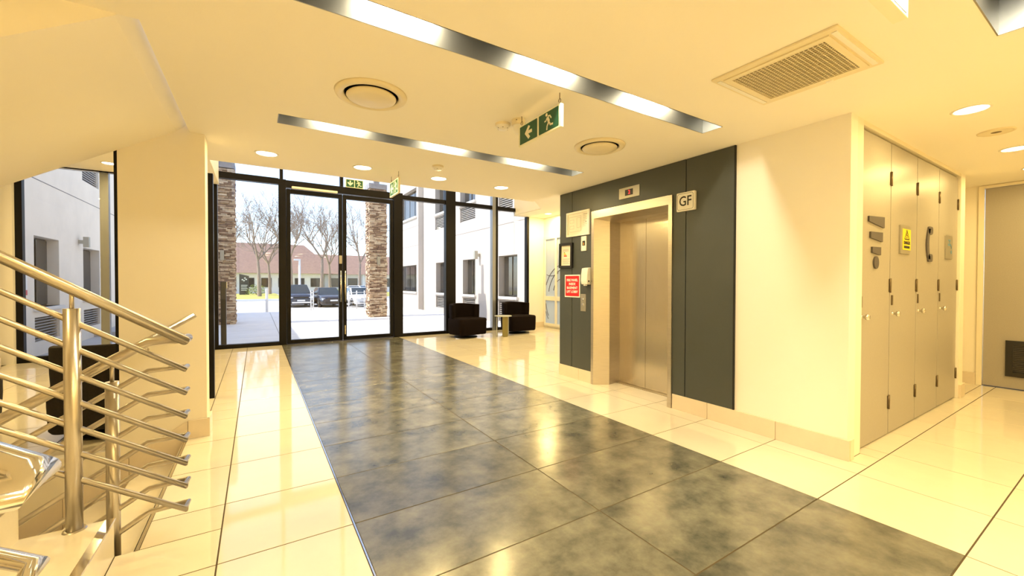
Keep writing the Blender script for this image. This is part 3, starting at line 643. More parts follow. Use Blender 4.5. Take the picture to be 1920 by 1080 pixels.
def exit_sign(t, w, h, d, ang, faces=(1,)):
    bx('sign_body', 'sign_cream', t, -w/2, w/2, -h/2, h/2, -d/2, d/2, bevel=0.002)
    for sg in faces:
        z = d/2; z0, z1 = (z, z+0.0012) if sg > 0 else (-z-0.0012, -z); y0, y1 = (z+0.0012, z+0.002) if sg > 0 else (-z-0.002, -z-0.0012)
        pw = w*0.44; ph = h*0.86
        f1 = MB().prism(rrect(pw, ph, 0.006, cx=-w*0.24*sg), z0, z1).build('green_field', 'sign_green', t); f2 = MB().prism(rrect(pw, ph, 0.006, cx=w*0.24*sg), z0, z1).build('green_field', 'sign_green', t)
        mb = MB(); arrow(mb, -w*0.24*sg, 0, min(pw, ph)*0.95, ang if sg > 0 else PI-ang, y0, y1); mb.build('arrow', 'sign_cream', f1)
        mb = MB(); running_man(mb, w*0.24*sg, 0, min(pw, ph)*1.02, y0, y1, 1 if sg > 0 else 1); mb.build('running_figure', 'sign_cream', f2)
def hung(label, x, ya, yb, zt, h):
    t = thing('exit_sign', label, 'exit sign', (x, (ya+yb)/2, zt-h/2), FX, group='green exit signs')
    w = yb-ya; exit_sign(t, w, h, 0.024, 0.0, (1, -1))
    for sx in (-1, 1):
        xx = sx*(w/2-0.025); top = H-zt+h/2
        pts = [(xx, h/2, 0), (xx, h/2+0.012, 0)]+[(xx+0.012*math.sin(a), h/2+0.024-0.012*math.cos(a), 0) for a in [k*PI/6 for k in range(0, 11)]]
        MB().tube(pts, 0.0022, 6).build('ring', 'hinge_metal', t); MB().tube([(xx, h/2+0.036, 0), (xx, top, 0)], 0.0025, 6).build('hook', 'hinge_metal', t)
    return t
hung('large green exit sign hanging from the ceiling with a left arrow', 1.67, 2.06, 2.555, 2.445, 0.150)
hung('small green exit sign hanging by the glazing, seen edge-on', 1.335, 4.47, 4.80, 2.445, 0.165)
t = thing('exit_sign', 'green exit sign with a down arrow above the entrance doors', 'exit sign', (1.853, 9.555, 3.478), FY, group='green exit signs'); exit_sign(t, 0.375, 0.185, 0.02, PI/2)
t = thing('exit_sign', 'hanging exit sign cut off at the top right edge', 'exit sign', (1.85, 0.545, 2.375), FY, group='green exit signs'); exit_sign(t, 0.50, 0.16, 0.045, PI, (1, -1))
for xx in (-0.2, 0.2): MB().tube([(xx, 0.08, 0), (xx, 0.145, 0)], 0.003, 6).build('hook', 'hinge_metal', t)

# ------------------------------------------------------------------ stairs
RI, GO, XS = 0.18, 0.30, -0.575
up = thing('staircase', 'cream tiled flight of steps going up to the left', 'stairs', (XS, 1.8, 0))
def sp(mb, name, m, bevel=0, root=None, ox=XS, oy=1.8):
    mb.v = [(v[0]-ox, v[1]-oy, v[2]) for v in mb.v]; return mb.build(name, m, root or up, bevel)
NU = 8
for k in range(NU):
    x = XS-GO*k; z = RI*k
    sp(B(x-0.02, x, 0.87, 2.60, z, z+RI-0.014), 'riser', 'tread_tile')
    tr = sp(B(x-GO-0.02, x+0.004, 0.87, 2.60, z+RI-0.014, z+RI), 'tread', 'tread_tile')
    MB().box(x-0.03-XS, x+0.006-XS, 0.87-1.8, 2.598-1.8, z+RI-0.006, z+RI+0.0025).build('nosing', 'steel_polished', tr)
prof = [(XS-0.02, 0), (XS-0.02-GO*0.5, 0)]
P = []
for k in range(NU): P += [(XS-0.02-GO*k, RI*k), (XS-0.02-GO*k, RI*(k+1)-0.014)]
P += [(XS-GO*NU-1.0, RI*NU-0.014), (XS-GO*NU-1.0, RI*NU-0.25), (XS-GO*NU, RI*NU-0.25), (XS-0.4, 0)]
sp(MB().prism(P, 0.87, 2.598, Mx), 'stair_slab', 'wall_cream')
dnr = thing('basement_staircase', 'cream tiled flight of steps going down beside the column', 'stairs', (-0.5, 3.4, -1.9))
for k in range(9):
    x = -0.5-GO*k; z = -RI*(k+1)
    for nm, b in (('riser', B(x-0.012, x, 2.62, 4.245, z, z+RI-0.012)), ('tread', B(x-GO, x-0.0125, 2.62, 4.245, z-0.014, z))):
        b.v = [(v[0]+0.5, v[1]-3.4, v[2]+1.9) for v in b.v]; b.build(nm, 'tread_tile', dnr)
for nm, m, a in (('edge_trim', 'steel_polished', (-0.503, -0.488, 2.60, 4.25, -0.012, 0.002)), ('edge_tile', 'tread_tile', (-0.515, -0.50, 2.60, 4.25, -0.18, -0.012))):
    b = B(*a); b.v = [(v[0]+0.5, v[1]-3.4, v[2]+1.9) for v in b.v]; b.build(nm, m, dnr)
# stairwell below the floor
struct(MB().box(-4.2, -0.9, 4.25, 4.34, -2.0, -0.0).box(-4.2, -0.4, 2.55, 4.34, -2.1, -2.0).box(-4.2, -0.53, 2.53, 2.60, -2.0, -0.02).build('wall_stairwell', 'wall_cream'))
sw = sroot('baseboard_stair')
zt0 = 0.15; sl = 0.60
for k in range(6):
    xa = -0.488-0.36*k; xb = xa-0.357
    za, zb = 0.148-sl*(-0.488-xa), 0.148-sl*(-0.488-xb)
    MB().prism([(xa, za), (xb, zb), (xb, zb-0.36), (xa, za-0.30)], 4.228, 4.249, Mx).build('skirting_tile', 'tile_skirting', sw)
# sloping underside of the flight above
P = [(-0.46, H+0.075), (-0.545, H-0.01), (-2.4, H-0.01-0.60*1.855), (-4.2, H-0.01-0.60*1.855), (-4.2, 2.1), (-2.4, 2.1), (-0.9, 3.2), (-0.46, 3.2)]
soff = struct(MB().prism(P, 2.56, 4.2499, Mx).build('ceiling_stair_soffit', 'ceiling_paint'), 'sloping cream underside of the upper stair flight')

# railings
def railing(name, label, ya, yb, xe, posts):
    t = thing(name, label, 'stair railing', (xe, ya, 0), group='steel stair railings')
    slA, slB, xf, ext = 0.654, 0.62, xe-0.15, 1.5
    def path(z0, extB=1.7):
        return [(-ext, 0, z0+slA*ext), (0, 0, z0), (0, yb-ya, z0), (xf-xe, yb-ya, z0-0.008), (xf-xe-extB, yb-ya, z0-0.008-slB*extB)]
    MB().tube(path(1.003), 0.0235, 20).build('handrail', 'steel_rail' if ya > 2 else 'steel_polished', t)
    for z0 in (0.859, 0.742, 0.625, 0.507, 0.390, 0.277, 0.160): MB().tube(path(z0), 0.0125, 12).build('rail', 'steel_rail' if ya > 2 else 'steel_polished', t)
    for (px, py, zb, zt, pr) in posts:
        p = MB().tube([(px-xe, py-ya, zb), (px-xe, py-ya, zt)], pr, 20).build('post', 'steel_rail', t)
        MB().tube([(px-xe, py-ya, zt), (px-xe, py-ya, zt+0.085)], 0.008, 10).build('pin', 'steel_rail', p)
        if zb > 0.1 or ya < 2: MB().lathe([(pr+0.012, zb), (pr+0.010, zb+0.004), (pr, zb+0.005)], 20, c=(px-xe, py-ya)).build('base_ring', 'steel_rail', p)
    return t
railing('stair_railing', 'steel railing of seven bars with tall posts at the foot of the stairs', 2.57, 2.65, -0.307, [(-0.697, 2.57, RI, 1.172, 0.0285), (-1.60, 2.57, RI*4, 1.75, 0.0285), (-0.587, 2.65, -0.17, 0.815, 0.0255)])
railing('stair_railing', 'polished steel handrail loop in the lower left corner', 0.906, 0.826, -0.288, [(-1.1, 0.906, RI*2, 1.42, 0.0285), (-0.75, 0.826, 0.0, 0.80, 0.0255)])
t = thing('wall_handrail', 'steel handrail fixed to the column above the descending stairs', 'handrail', (-0.43, 4.17, 1.0))
MB().tube([(0.004, 0, 0.026), (-1.9, 0, 0.026-0.64*1.9)], 0.0215, 16).build('tube', 'steel_rail', t)
for xx in (-0.30,): MB().tube([(xx, 0, 0.02+0.64*xx), (xx, 0, -0.05+0.64*xx), (xx, 0.078, -0.05+0.64*xx)], 0.008, 8).build('bracket', 'steel_rail', t)

# ------------------------------------------------------------------ armchairs and side table
def armchair(label, x, y, rz, m):
    t = thing('armchair', label, 'armchair', (x, y, 0), rz=rz, group='swivel tub armchairs')
    MB().lathe([(0.0, 0), (0.27, 0), (0.275, 0.008), (0.26, 0.018), (0.05, 0.03), (0.035, 0.035), (0.035, 0.075), (0, 0.075)], 40).build('swivel_base', 'black_plastic', t)
    # seat cushion: local -y is the front
    P = rrect(0.78, 0.60, 0.10, 8, cy=-0.07)
    mb = MB(); n = len(P); lv = [(0.075, 0.94), (0.10, 0.98), (0.30, 1.0), (0.42, 1.0), (0.445, 0.97), (0.455, 0.92)]
    for z, s in lv: mb.v += [(p[0]*s, -0.07+(p[1]+0.07)*s, z) for p in P]
    for i in range(len(lv)-1): mb.f += [(i*n+j, i*n+(j+1) % n, (i+1)*n+(j+1) % n, (i+1)*n+j) for j in range(n)]
    mb.f += [tuple(range(n-1, -1, -1)), tuple((len(lv)-1)*n+j for j in range(n))]; mb.sm = [True]*(len(mb.f)-2)+[False]*2
    mb.build('seat', m, t)
    # wrap-round back: open arc shell
    K = 26; inn = []; out = []
    for k in range(K+1):
        a = math.radians(-8+196*k/K); inn.append((0.285*math.cos(a), 0.06+0.235*math.sin(a))); out.append((0.395*math.cos(a), 0.02+0.355*math.sin(a)))
    ring = out+inn[::-1]; n = len(ring); mb = MB(); cx0, cy0 = 0, 0.1
    lv = [(0.10, 0.90), (0.30, 0.95), (0.55, 0.985), (0.74, 0.99), (0.765, 0.985)]
    def lift_(p, z): return z+(0.025*max(0, p[1]-0.1)/0.3 if z > 0.6 else 0)
    for z, s in lv: mb.v += [(p[0]*s, cy0+(p[1]-cy0)*s, lift_(p, z)) for p in ring]
    for i in range(len(lv)-1): mb.f += [(i*n+j, i*n+(j+1) % n, (i+1)*n+(j+1) % n, (i+1)*n+j) for j in range(n)]
    for i in (0, len(lv)-1):
        for j in range(K): q = (i*n+j, i*n+j+1, i*n+n-2-j, i*n+n-1-j); mb.f.append(q if i else q[::-1])
    mb.sm = [True]*len(mb.f)
    mb.build('backrest', m, t, 0.012, 2)
    return t
armchair('dark brown tub armchair in front of the thick black mullion', 4.22, 8.80, 0.16, 'fabric_dark')
armchair('dark brown tub armchair by the alcove, behind the olive table', 5.70, 8.86, 0.02, 'fabric_dark')
armchair('charcoal armchair seen from behind between the railings and column', -1.05, 4.87, PI+0.10, 'fabric_grey')
armchair('charcoal armchair mostly cut off at the left edge', -2.42, 5.4, PI-0.5, 'fabric_grey')
t = thing('side_table', 'small round side table with olive slab legs between the armchairs', 'side table', (5.03, 8.42, 0), rz=0.2)
MB().lathe([(0, 0.478), (0.205, 0.478), (0.21, 0.482), (0.21, 0.492), (0.205, 0.496), (0, 0.496)], 40).build('table_top', 'table_grey', t)
for k, a in enumerate((-115, 20, 140)):
    M = Matrix.Rotation(math.radians(a), 4, 'Z') @ Matrix.Translation((0.155, 0, 0)) @ Matrix(((0,0,1,0),(1,0,0,0),(0,1,0,0),(0,0,0,1)))
    MB().prism(rrect(0.135, 0.478, 0.03, cy=0.239), -0.008, 0.008, M).build('leg', 'olive' if k == 0 else 'table_grey', t)

# ------------------------------------------------------------------ outside: ground
struct(MB().box(-70, 90, 20.5, 150, -0.75, -0.55).box(-12, -2.6, 9.75, 20.5, -0.85, -0.7).box(6.6, 12, 9.75, 20.5, -0.75, -0.6).build('ground', 'asphalt'))
struct(MB().box(-4.3, 8.3, 9.70, 9.80, -0.7, -0.004).build('trim_5', 'paving'))
pv = struct(B(-2.6, 6.6, 9.8, 20.5, -0.75, -0.03).build('paving_base', 'joint_dark'))
for i in range(6):
    for j in range(7):
        x, y = -2.6+1.535*i, 9.8+1.53*j
        bx('paving_slab', 'paving', pv, x+0.006, x+1.527, y+0.006, y+1.522, -0.03, 0.0)
struct(MB().prism([(20.5, 0), (23.5, -0.55), (20.5, -0.56)], -2.6, 6.6, Matrix(((0,0,1,0),(1,0,0,0),(0,1,0,0),(0,0,0,1)))).build('paving_ramp', 'paving'))
lw = struct(B(-40, 2.4, 47, 72, -0.56, -0.40).build('lawn', 'lawn')); bx('kerb', 'post_white', lw, -40, 2.6, 46.8, 47, -0.56, -0.36)
lw2 = struct(B(4.5, 40, 49, 72, -0.56, -0.40).build('lawn', 'lawn')); bx('kerb', 'post_white', lw2, 4.4, 40, 48.8, 49, -0.56, -0.36)

# stone pillars
def pillar(label, x0, y0, w=0.62):
    t = thing('stone_pillar', label, 'pillar', (x0+w/2, y0+w/2, 0), group='stacked stone pillars'); hw = w/2
    bx('core', 'stone_core', t, -hw+0.04, hw-0.04, -hw+0.04, hw-0.04, 0, 4.86)
    ms = [MB(), MB(), MB()]; z = 0.0
    while z < 4.72:
        h = random.uniform(0.026, 0.058)
        for f in range(4):
            M = Matrix.Rotation(f*PI/2, 4, 'Z'); u = -hw
            while u < hw-0.02:
                l = min(random.uniform(0.09, 0.30), hw-u); 
                if hw-u-l < 0.06: l = hw-u
                random.choice(ms).box(u+0.004, u+l-0.004, -hw-random.uniform(-0.015, 0.035), -hw+0.06, z+0.003, min(z+h, 4.76)-0.003, M); u += l
        z += h
    for q, mm in zip(ms, ('stone', 'stone_pale', 'stone_brown')): tag(q.build('stone_cladding', mm, t), kind='stuff')
    bx('cap', 'stone_grey', t, -hw-0.02, hw+0.02, -hw-0.02, hw+0.02, 4.76, 4.95, bevel=0.01); bx('canopy_post', 'stone_grey', t, -0.10, 0.10, -0.10, 0.10, 4.95, 6.4)
    l = bx('light_body', 'plate_metal', t, -0.05, 0.05, -hw-0.10, -hw-0.02, 1.95, 2.25, bevel=0.004)
    return t
pillar('stacked stone pillar outside, left of the doors', -1.19, 15.1); pillar('stacked stone pillar outside, right of the doors', 3.53, 15.5)
t = thing('access_post', 'dark waist-high post just outside the left glass pane', 'post', (-0.56, 9.86, 0))
bx('body', 'window_frame', t, -0.045, 0.045, -0.05, 0.05, 0, 1.30, bevel=0.006); bx('cap', 'steel_polished', t, 0.045, 0.065, -0.03, 0.03, 1.17, 1.30, bevel=0.004)

# side wings with windows
def wing(name, label, Xw, s, ya, yb, zt, zb, m, wins, louv, lamps, joints):
    t = thing(name, label, 'building', (Xw, (ya+yb)/2, zb)); oy = (ya+yb)/2
    xo = lambda d: s*d
    def b(nm, mm, d0, d1, y0, y1, z0, z1, par=None):
        a = sorted((xo(d0), xo(d1))); return bx(nm, mm, par or t, a[0], a[1], y0-oy, y1-oy, z0-zb, z1-zb)
    holes = [(w[0], w[1], w[2], w[3]) for w in wins]+[(l[0], l[1], l[2], l[3]) for l in louv]
    mb = MB()
    for a in cells(ya, yb, zb, zt, holes):
        q = sorted((xo(0), xo(0.35))); mb.box(q[0], q[1], a[0]-oy, a[1]-oy, a[2]-zb, a[3]-zb)
    q = sorted((xo(0.35), xo(5.0))); mb.box(q[0], q[1], ya-oy, yb-oy, 0, zt-zb); mb.build('wall', m, t)
    for (y0, y1, z0, z1, n) in wins:
        w = b('window', 'window_frame', 0.27, 0.34, y0, y1, z0, z1); st = (y1-y0)/n
        for k in range(n):
            p = b('pane', 'window_dark', 0.235, 0.272, y0+st*k+0.05, y0+st*(k+1)-0.05, z0+0.05, z1-0.05, w)
        b('window_sill', 'plaster_ext', -0.10, 0.26, y0-0.08, y1+0.08, z0-0.09, z0)
    for (y0, y1, z0, z1) in louv:
        l = b('louvre_back', 'joint_dark', 0.20, 0.34, y0, y1, z0, z1); k = int((z1-z0)/0.08)
        for i in range(k): b('louvre_slat', 'louvre', 0.06, 0.20, y0, y1, z0+0.08*i+0.03, z0+0.08*i+0.055, l)
    for (y, z) in lamps:
        p = b('wall_lamp', 'plate_metal', -0.26, -0.12, y-0.07, y+0.07, z-0.17, z+0.17); b('lamp_arm', 'plate_metal', -0.12, 0.0, y-0.05, y+0.05, z-0.06, z+0.06, p)
    for (y0, y1, z) in joints: b('wall_joint', 'joint_dark', -0.004, 0.002, y0, y1, z-0.012, z+0.012)
    return t
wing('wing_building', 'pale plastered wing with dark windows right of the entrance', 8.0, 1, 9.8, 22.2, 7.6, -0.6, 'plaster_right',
     [(12.4, 13.75, 0.76, 2.32, 2), (15.75, 17.0, 0.76, 2.32, 2), (19.0, 20.3, 0.76, 2.32, 2), (12.4, 13.75, 4.85, 6.5, 2), (15.75, 17.3, 4.85, 6.5, 2), (19.0, 20.4, 4.85, 6.5, 2)],
     [(12.4, 13.75, -0.2, 0.60), (15.75, 17.0, 0.0, 0.58), (19.0, 20.3, 0.0, 0.58), (12.4, 13.75, 4.05, 4.70), (15.75, 17.3, 4.05, 4.70), (19.0, 20.4, 4.05, 4.70)], [(15.35, 2.45)], [(9.8, 18.0, 3.52), (9.8, 22.2, 6.9)])
wing('bay_building', 'far pale bay with wide window bands past the right wing', 7.7, 1, 22.2, 26.8, 8.2, -0.6, 'plaster_right',
     [(22.5, 26.2, 0.76, 2.3, 4), (22.5, 26.2, 5.05, 6.7, 4)], [], [], [(22.2, 26.8, 4.5), (22.2, 26.8, 3.4)])
wing('wing_building', 'pale plastered wing with dark windows beyond the lounge glass', -5.0, -1, 9.8, 24.5, 6.3, -0.75, 'plaster_ext_warm',
     [(12.2, 13.8, 0.60, 2.53, 2), (15.88, 17.5, 0.60, 2.53, 2), (19.5, 21.2, 0.70, 2.46, 2)], [(15.88, 17.5, -0.33, 0.33), (19.5, 21.2, -0.28, 0.33), (19.5, 21.2, 4.75, 5.5), (15.88, 17.5, 4.75, 5.5)], [(19.1, 2.62)], [(9.8, 24.5, 4.05)])
t = thing('wall_notice', 'white notice with a red band on the left outer wall', 'notice', (-4.99, 15.1, 1.0), ((0,1,0),(0,0,1),(1,0,0)))
bx('board', 'sign_white', t, -0.32, 0.32, -0.05, 0.62, 0, 0.012); bx('red_band', 'red_sign', t, -0.32, 0.32, -0.05, 0.08, 0.012, 0.014); text('lettering', 'NOTICE', 0.09, 'ink_black', t, (0, 0.5, 0.0125))

# far building with brown roof
t = thing('far_building', 'long low building with a brown tiled roof behind the trees', 'building', (4.5, 74, -0.55)); t.scale = (1.12, 1.12, 1.12)
bx('wall', 'plaster_ext', t, -26, 4, 0, 8, 0, 3.3); bx('wall', 'plaster_ext', t, 4, 34, 3, 11, 0, 3.2)
for (xa, xb, za, zb, y0, y1) in ((-27, 2.2, 2.9, 7.35, -0.8, 9.5),):
    Mr = Matrix(((0,0,1,0),(1,0,0,0),(0,1,0,0),(0,0,0,1)))
    mb = MB(); vs = [(xa, y0, za), (xb+4.2, y0, za), (xb+4.2, y1, za), (xa, y1, za), (xa, (y0+y1)/2, zb), (xb, (y0+y1)/2, zb)]
    mb.add(vs, [(0,1,5,4), (1,2,5), (2,3,4,5), (3,0,4), (3,2,1,0)]); mb.build('roof', 'roof_brown', t)
mb = MB(); vs = [(3.5, 2.2, 2.9), (35, 2.2, 2.9), (35, 12, 2.9), (3.5, 12, 2.9), (3.5, 7, 6.2), (35, 7, 6.2)]
mb.add(vs, [(0,1,5,4), (1,2,5), (2,3,4,5), (3,0,4), (3,2,1,0)]); mb.build('roof', 'roof_brown', t)
for k in range(14):
    x = -24+2.05*k; w = bx('window', 'window_frame', t, x, x+1.25, -0.05, 0.02, 0.95, 2.25); bx('pane', 'window_dark', w, x+0.08, x+1.17, -0.07, -0.04, 1.03, 2.17)
for k in range(10):
    x = 5.5+2.8*k; w = bx('window', 'window_frame', t, x, x+1.5, 2.95, 3.02, 0.9, 2.3); bx('pane', 'window_dark', w, x+0.08, x+1.42, 2.93, 2.96, 0.98, 2.22)
    bx('pier', 'post_white', t, x-0.6, x-0.25, 2.75, 3.02, 0, 2.9)

# bare trees
def tree(label, x, y, h, seed, zb=-0.4):
    R = random.Random(seed); t = thing('bare_tree', label, 'tree', (x, y, zb), group='leafless trees in the car park')
    tr = MB(); br = MB()
    def grow(p, d, l, r, lev):
        n = 3; pts = [p]; rr = [r]; q = p; dd = d
        for i in range(n):
            dd = (dd+Vector((R.uniform(-1, 1), R.uniform(-1, 1), R.uniform(-0.4, 0.7)))*0.13*(1 if lev else 0.35)).normalized(); q = q+dd*l/n; pts.append(q); rr.append(r*(1-0.45*(i+1)/n))
        (tr if lev == 0 else br).tube(pts, [max(q_, 0.012) for q_ in rr], 7 if lev == 0 else 4 if lev < 3 else 3, caps=False)
        if lev >= 6: return
        k = (4, 4, 3, 3, 3, 2)[lev]
        for i in range(k):
            f = 1.0 if i == 0 or lev == 0 else R.uniform(0.35, 0.95); j = min(2, int(f*n)) if f < 1 else n
            base = pts[n] if f == 1.0 else pts[j]+(pts[j+1]-pts[j])*(f*n-j)
            a = R.uniform(0, 2*PI) if lev else 2*PI*i/k+R.uniform(-0.4, 0.4); sp_ = R.uniform(0.40, 0.85) if i or lev == 0 else R.uniform(0.1, 0.3)
            u = dd.orthogonal().normalized(); w = dd.cross(u)
            nd = (dd*math.cos(sp_)+(u*math.cos(a)+w*math.sin(a))*math.sin(sp_)+Vector((0, 0, 0.12))).normalized()
            grow(base, nd, l*R.uniform(0.68, 0.86)*(0.82 if lev else 1.0), r*(0.55 if lev else 0.5)*R.uniform(0.85, 1.05), lev+1)
    grow(Vector((0, 0, 0)), Vector((0, 0, 1)), h*0.23, 0.0125*h, 0)
    tr.build('trunk', 'bark', t); br.build('branches', 'bark', t)
tree('bare tree on the lawn, left of the doors', 0.27, 57.6, 19, 3); tree('bare tree behind the blue car', 3.5, 55.6, 20, 11); tree('bare tree between the two dark cars', 6.6, 53.7, 19.5, 5)
tree('bare tree behind the pale car', 10.6, 51.5, 17.5, 8); tree('distant bare tree left of the lawn sign', -3.4, 62, 17.5, 21); tree('distant bare tree over the car roofs', 8.9, 63, 18, 31); tree('far bare tree right of the lawn sign', 1.6, 68, 18.5, 44)
# lawn sign, shrub, posts, lamp post
t = thing('monument_sign', 'dark grey signboard with a white emblem on the lawn', 'sign', (-1.45, 66, -0.4), rz=0.1); t.scale = (1.3, 1.3, 1.3)
MB().prism([(-0.42, 0), (0.42, 0), (0.42, 1.95), (-0.42, 2.15)], -0.12, 0.12, Mx).build('board', 'window_frame', t)
mb = MB()
for a, b in ((-0.16, 1.55), (0.06, 1.72), (-0.02, 1.45), (0.17, 1.58)): mb.prism([(a-0.09, b), (a, b-0.07), (a+0.09, b+0.02), (a, b+0.10)], -0.135, -0.12, Mx)
mb.build('emblem', 'sign_white', t)
mb = MB()
for i in range(4): mb.box(-0.28, 0.28-0.06*(i % 2), -0.13, -0.12, 0.95-0.17*i, 1.01-0.17*i)
mb.build('text_lines', 'sign_white', t)
def shrub(label, x, y, r, zb):
    t = thing('shrub', label, 'shrub', (x, y, zb)); mb = MB(); R = random.Random(int(x*10))
    for k in range(420):
        a, e = R.uniform(0, 2*PI), math.asin(R.uniform(0, 1)); q = r*R.uniform(0.6, 1.05); c = Vector((q*math.cos(a)*math.cos(e), q*math.sin(a)*math.cos(e), 0.1+q*math.sin(e)))
        u = Vector((R.uniform(-1, 1), R.uniform(-1, 1), R.uniform(-1, 1))).normalized()*0.09; w = u.orthogonal().normalized()*0.05; mb.add([c-u, c+w, c+u, c-w], [(0, 1, 2, 3)])
    tag(mb.build('leaves', 'foliage', t), kind='stuff')
    for k in range(6): a = k; MB().tube([(0, 0, 0), (0.5*r*math.cos(a), 0.5*r*math.sin(a), 0.6*r)], 0.02, 5).build('stem', 'bark', t)
shrub('yellow-green shrub beside the lawn sign', 0.0, 65.0, 1.3, -0.4); shrub('small green shrub between the dark cars', 7.6, 50.0, 0.9, -0.45)
def bollard(label, x, y, h, zb=0.0):
    t = thing('bollard', label, 'bollard', (x, y, zb)); MB().lathe([(0.055, 0), (0.055, h-0.03), (0.045, h), (0, h)], 16).build('post', 'post_white', t); MB().lathe([(0.09, 0), (0.09, 0.02), (0.055, 0.025)], 16).build('base', 'plate_metal', t); return t
bollard('slim grey bollard at the paving edge', 0.38, 21.4, 1.15, -0.17)
t = thing('lamp_post', 'white lamp post behind the blue car', 'lamp post', (3.2, 40.3, -0.55)); MB().tube([(0, 0, 0), (0, 0, 3.8)], [0.11, 0.08], 12).build('pole', 'post_white', t); bx('lamp_head', 'post_white', t, -0.45, 0.08, -0.10, 0.10, 3.75, 3.87, bevel=0.02)
def guard(label, x, y, n, zb=-0.5, h=1.25, rz=0.0):
    t = thing('guard_rail', label, 'railing', (x, y, zb), rz=rz)
    for k in range(n): MB().tube([(0.62*k, 0, 0), (0.62*k, 0, h)], 0.035, 10).build('post', 'post_white', t)
    for i in range(5): MB().tube([(0, 0, 0.25+0.22*i), (0.62*(n-1), 0, 0.25+0.22*i)], 0.02, 8).build('bar', 'post_white', t)
guard('pale metal guard rail beside the blue car', 2.93, 28.85, 2, rz=1.25); guard('pale metal guard rail in front of the pale car', 4.97, 27.55, 3, rz=0.5)

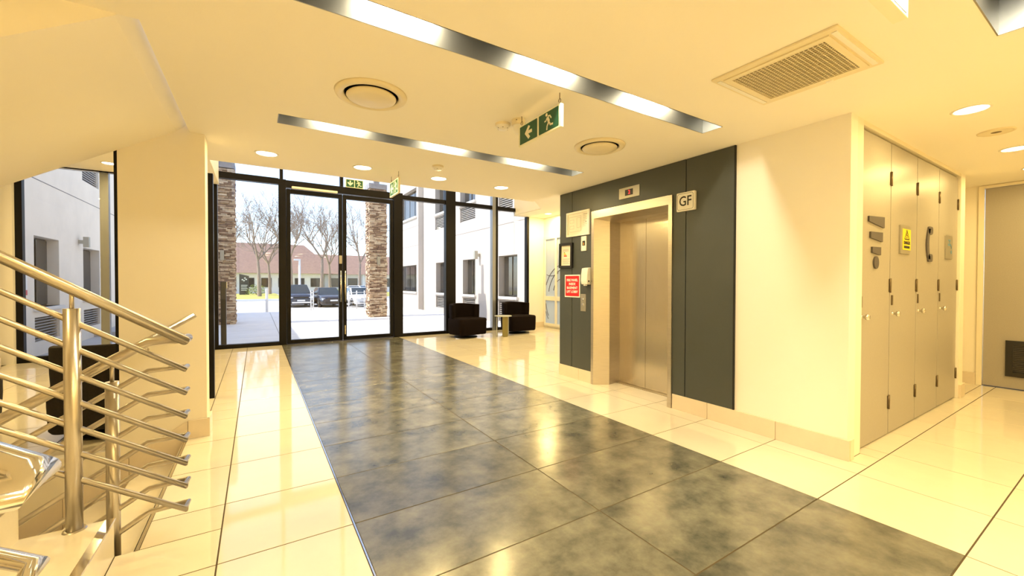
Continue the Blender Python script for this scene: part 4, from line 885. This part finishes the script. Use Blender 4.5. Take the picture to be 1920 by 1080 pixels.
# cars, nose toward the entrance (local -y forward)
def car(label, x, y, rz, body, suv, zb=-0.55, w=1.82):
    t = thing('parked_car', label, 'car', (x, y, zb), rz=rz, group='cars in the car park'); hw = w/2; L = 4.4; hr = 1.66 if suv else 1.44
    bl = 1.02 if suv else 0.90      # bonnet line
    sec = [(-2.2, 0.32, 0.62, 0.80), (-2.12, 0.22, bl-0.20, 0.92), (-1.7, 0.2, bl-0.06, 0.985), (-0.95, 0.2, bl+0.02, 1.0), (0.6, 0.2, bl+0.05, 1.0), (1.8, 0.2, bl+0.04, 0.98), (2.15, 0.26, bl-0.05, 0.92), (2.2, 0.35, 0.7, 0.85)]
    mb = MB(); n = 10
    for (yy, z0, z1, s) in sec:
        a = hw*s; zm = (z0+z1)/2
        mb.v += [(-a*0.9, yy, z0), (a*0.9, yy, z0), (a*0.98, yy, z0+0.12), (a, yy, zm), (a*0.98, yy, z1-0.16), (a*0.88, yy, z1-0.03), (a*0.5, yy, z1+0.015), (-a*0.5, yy, z1+0.015), (-a*0.88, yy, z1-0.03), (-a*0.98, yy, z1-0.16)]
    mb.v = mb.v
    n = 10
    # add the missing mid-left point
    full = []
    for i in range(len(sec)):
        q = mb.v[i*10:(i+1)*10]; z0, z1 = sec[i][1], sec[i][2]; a = hw*sec[i][3]
        full += q+[(-a, sec[i][0], (z0+z1)/2), (-a*0.98, sec[i][0], z0+0.12)]
    mb.v = full; n = 12
    for i in range(len(sec)-1): mb.f += [(i*n+j, i*n+(j+1) % n, (i+1)*n+(j+1) % n, (i+1)*n+j) for j in range(n)]
    mb.f += [tuple(range(n-1, -1, -1)), tuple((len(sec)-1)*n+j for j in range(n))]; mb.sm = [True]*(len(mb.f)-2)+[False]*2
    mb.build('body', body, t)
    # cabin
    c0, c1, t0, t1 = (-1.05, 2.05, -0.35, 1.55) if suv else (-0.95, 1.75, -0.15, 1.0)
    bw, tw = hw*0.90, hw*0.70; zb_, zt_ = bl-0.02, hr
    v = [(-bw, c0, zb_), (bw, c0, zb_), (bw, c1, zb_), (-bw, c1, zb_), (-tw, t0, zt_), (tw, t0, zt_), (tw, t1, zt_), (-tw, t1, zt_)]
    MB().add(v, [(0,1,5,4), (1,2,6,5), (2,3,7,6), (3,0,4,7), (4,5,6,7)]).build('cabin', body, t, 0.05, 3)
    lerp = lambda a, b, f: tuple(a[i]+(b[i]-a[i])*f for i in range(3))
    def quad(nm, a, b, c, d, m, ins=0.08, off=(0, 0, 0)):
        P = []
        cen = [sum(p[i] for p in (a, b, c, d))/4 for i in range(3)]
        for p in (a, b, c, d): q = lerp(p, cen, ins); P.append(tuple(q[i]+off[i] for i in range(3)))
        nv = (Vector(P[1])-Vector(P[0])).cross(Vector(P[3])-Vector(P[0])).normalized()*0.02
        P2 = [tuple(Vector(p)-nv*3) for p in P]
        return MB().add(P+P2, [(0,1,2,3), (7,6,5,4), (0,4,5,1), (1,5,6,2), (2,6,7,3), (3,7,4,0)]).build(nm, m, t)
    quad('windscreen', v[0], v[1], v[5], v[4], 'car_glass', 0.10, (0, -0.012, 0.006)); quad('rear_window', v[2], v[3], v[7], v[6], 'car_glass', 0.12, (0, 0.012, 0.006))
    quad('side_window', v[1], v[2], v[6], v[5], 'car_glass', 0.12, (0.012, 0, 0.004)); quad('side_window', v[3], v[0], v[4], v[7], 'car_glass', 0.12, (-0.012, 0, 0.004))
    for sx in (-1, 1):
        for yy in (-1.35, 1.35):
            M = Matrix.Translation((sx*(hw-0.10), yy, 0.335)) @ Matrix.Rotation(sx*PI/2, 4, 'Y')
            wh = MB().lathe([(0.0, -0.11), (0.335, -0.11), (0.345, 0), (0.335, 0.11), (0.23, 0.12)], 24, M).build('wheel', 'rubber', t); MB().lathe([(0.23, 0.10), (0.21, 0.125), (0.05, 0.115), (0, 0.12)], 18, M).build('hub', 'chrome', wh)
        MB().prism([(sx*0.52, bl-0.26), (sx*0.82, bl-0.20), (sx*0.80, bl-0.36), (sx*0.55, bl-0.37)], -2.165, -2.05, Mx).build('headlight', 'headlight', t)
        bx('mirror', body, t, *(sorted((sx*hw*0.96, sx*(hw*0.96+0.2)))), -0.85, -0.72, bl+0.02, bl+0.17, bevel=0.03)
    MB().prism([(-0.50, bl-0.24), (0.50, bl-0.24), (0.42, bl-0.40), (-0.42, bl-0.40)], -2.19, -2.05, Mx).build('grille', 'black_plastic', t)
    bx('lower_grille', 'black_plastic' if not suv else 'chrome', t, -0.60, 0.60, -2.205, -2.10, 0.32, 0.42, bevel=0.01); bx('number_plate', 'sign_white', t, -0.26, 0.26, -2.225, -2.19, 0.46, 0.57)
    return t
car('dark blue parked SUV facing the doors', 2.62, 35.4, 0.05, 'car_blue', True); car('dark parked hatchback at the door meeting stiles', 4.62, 34.4, 0.08, 'car_dark', False); car('pale parked car behind the guard rail', 6.75, 33.6, 0.12, 'car_white', False)
car('distant silver car under the bare trees', 9.5, 46, 0.9, 'car_white', False, -0.5)
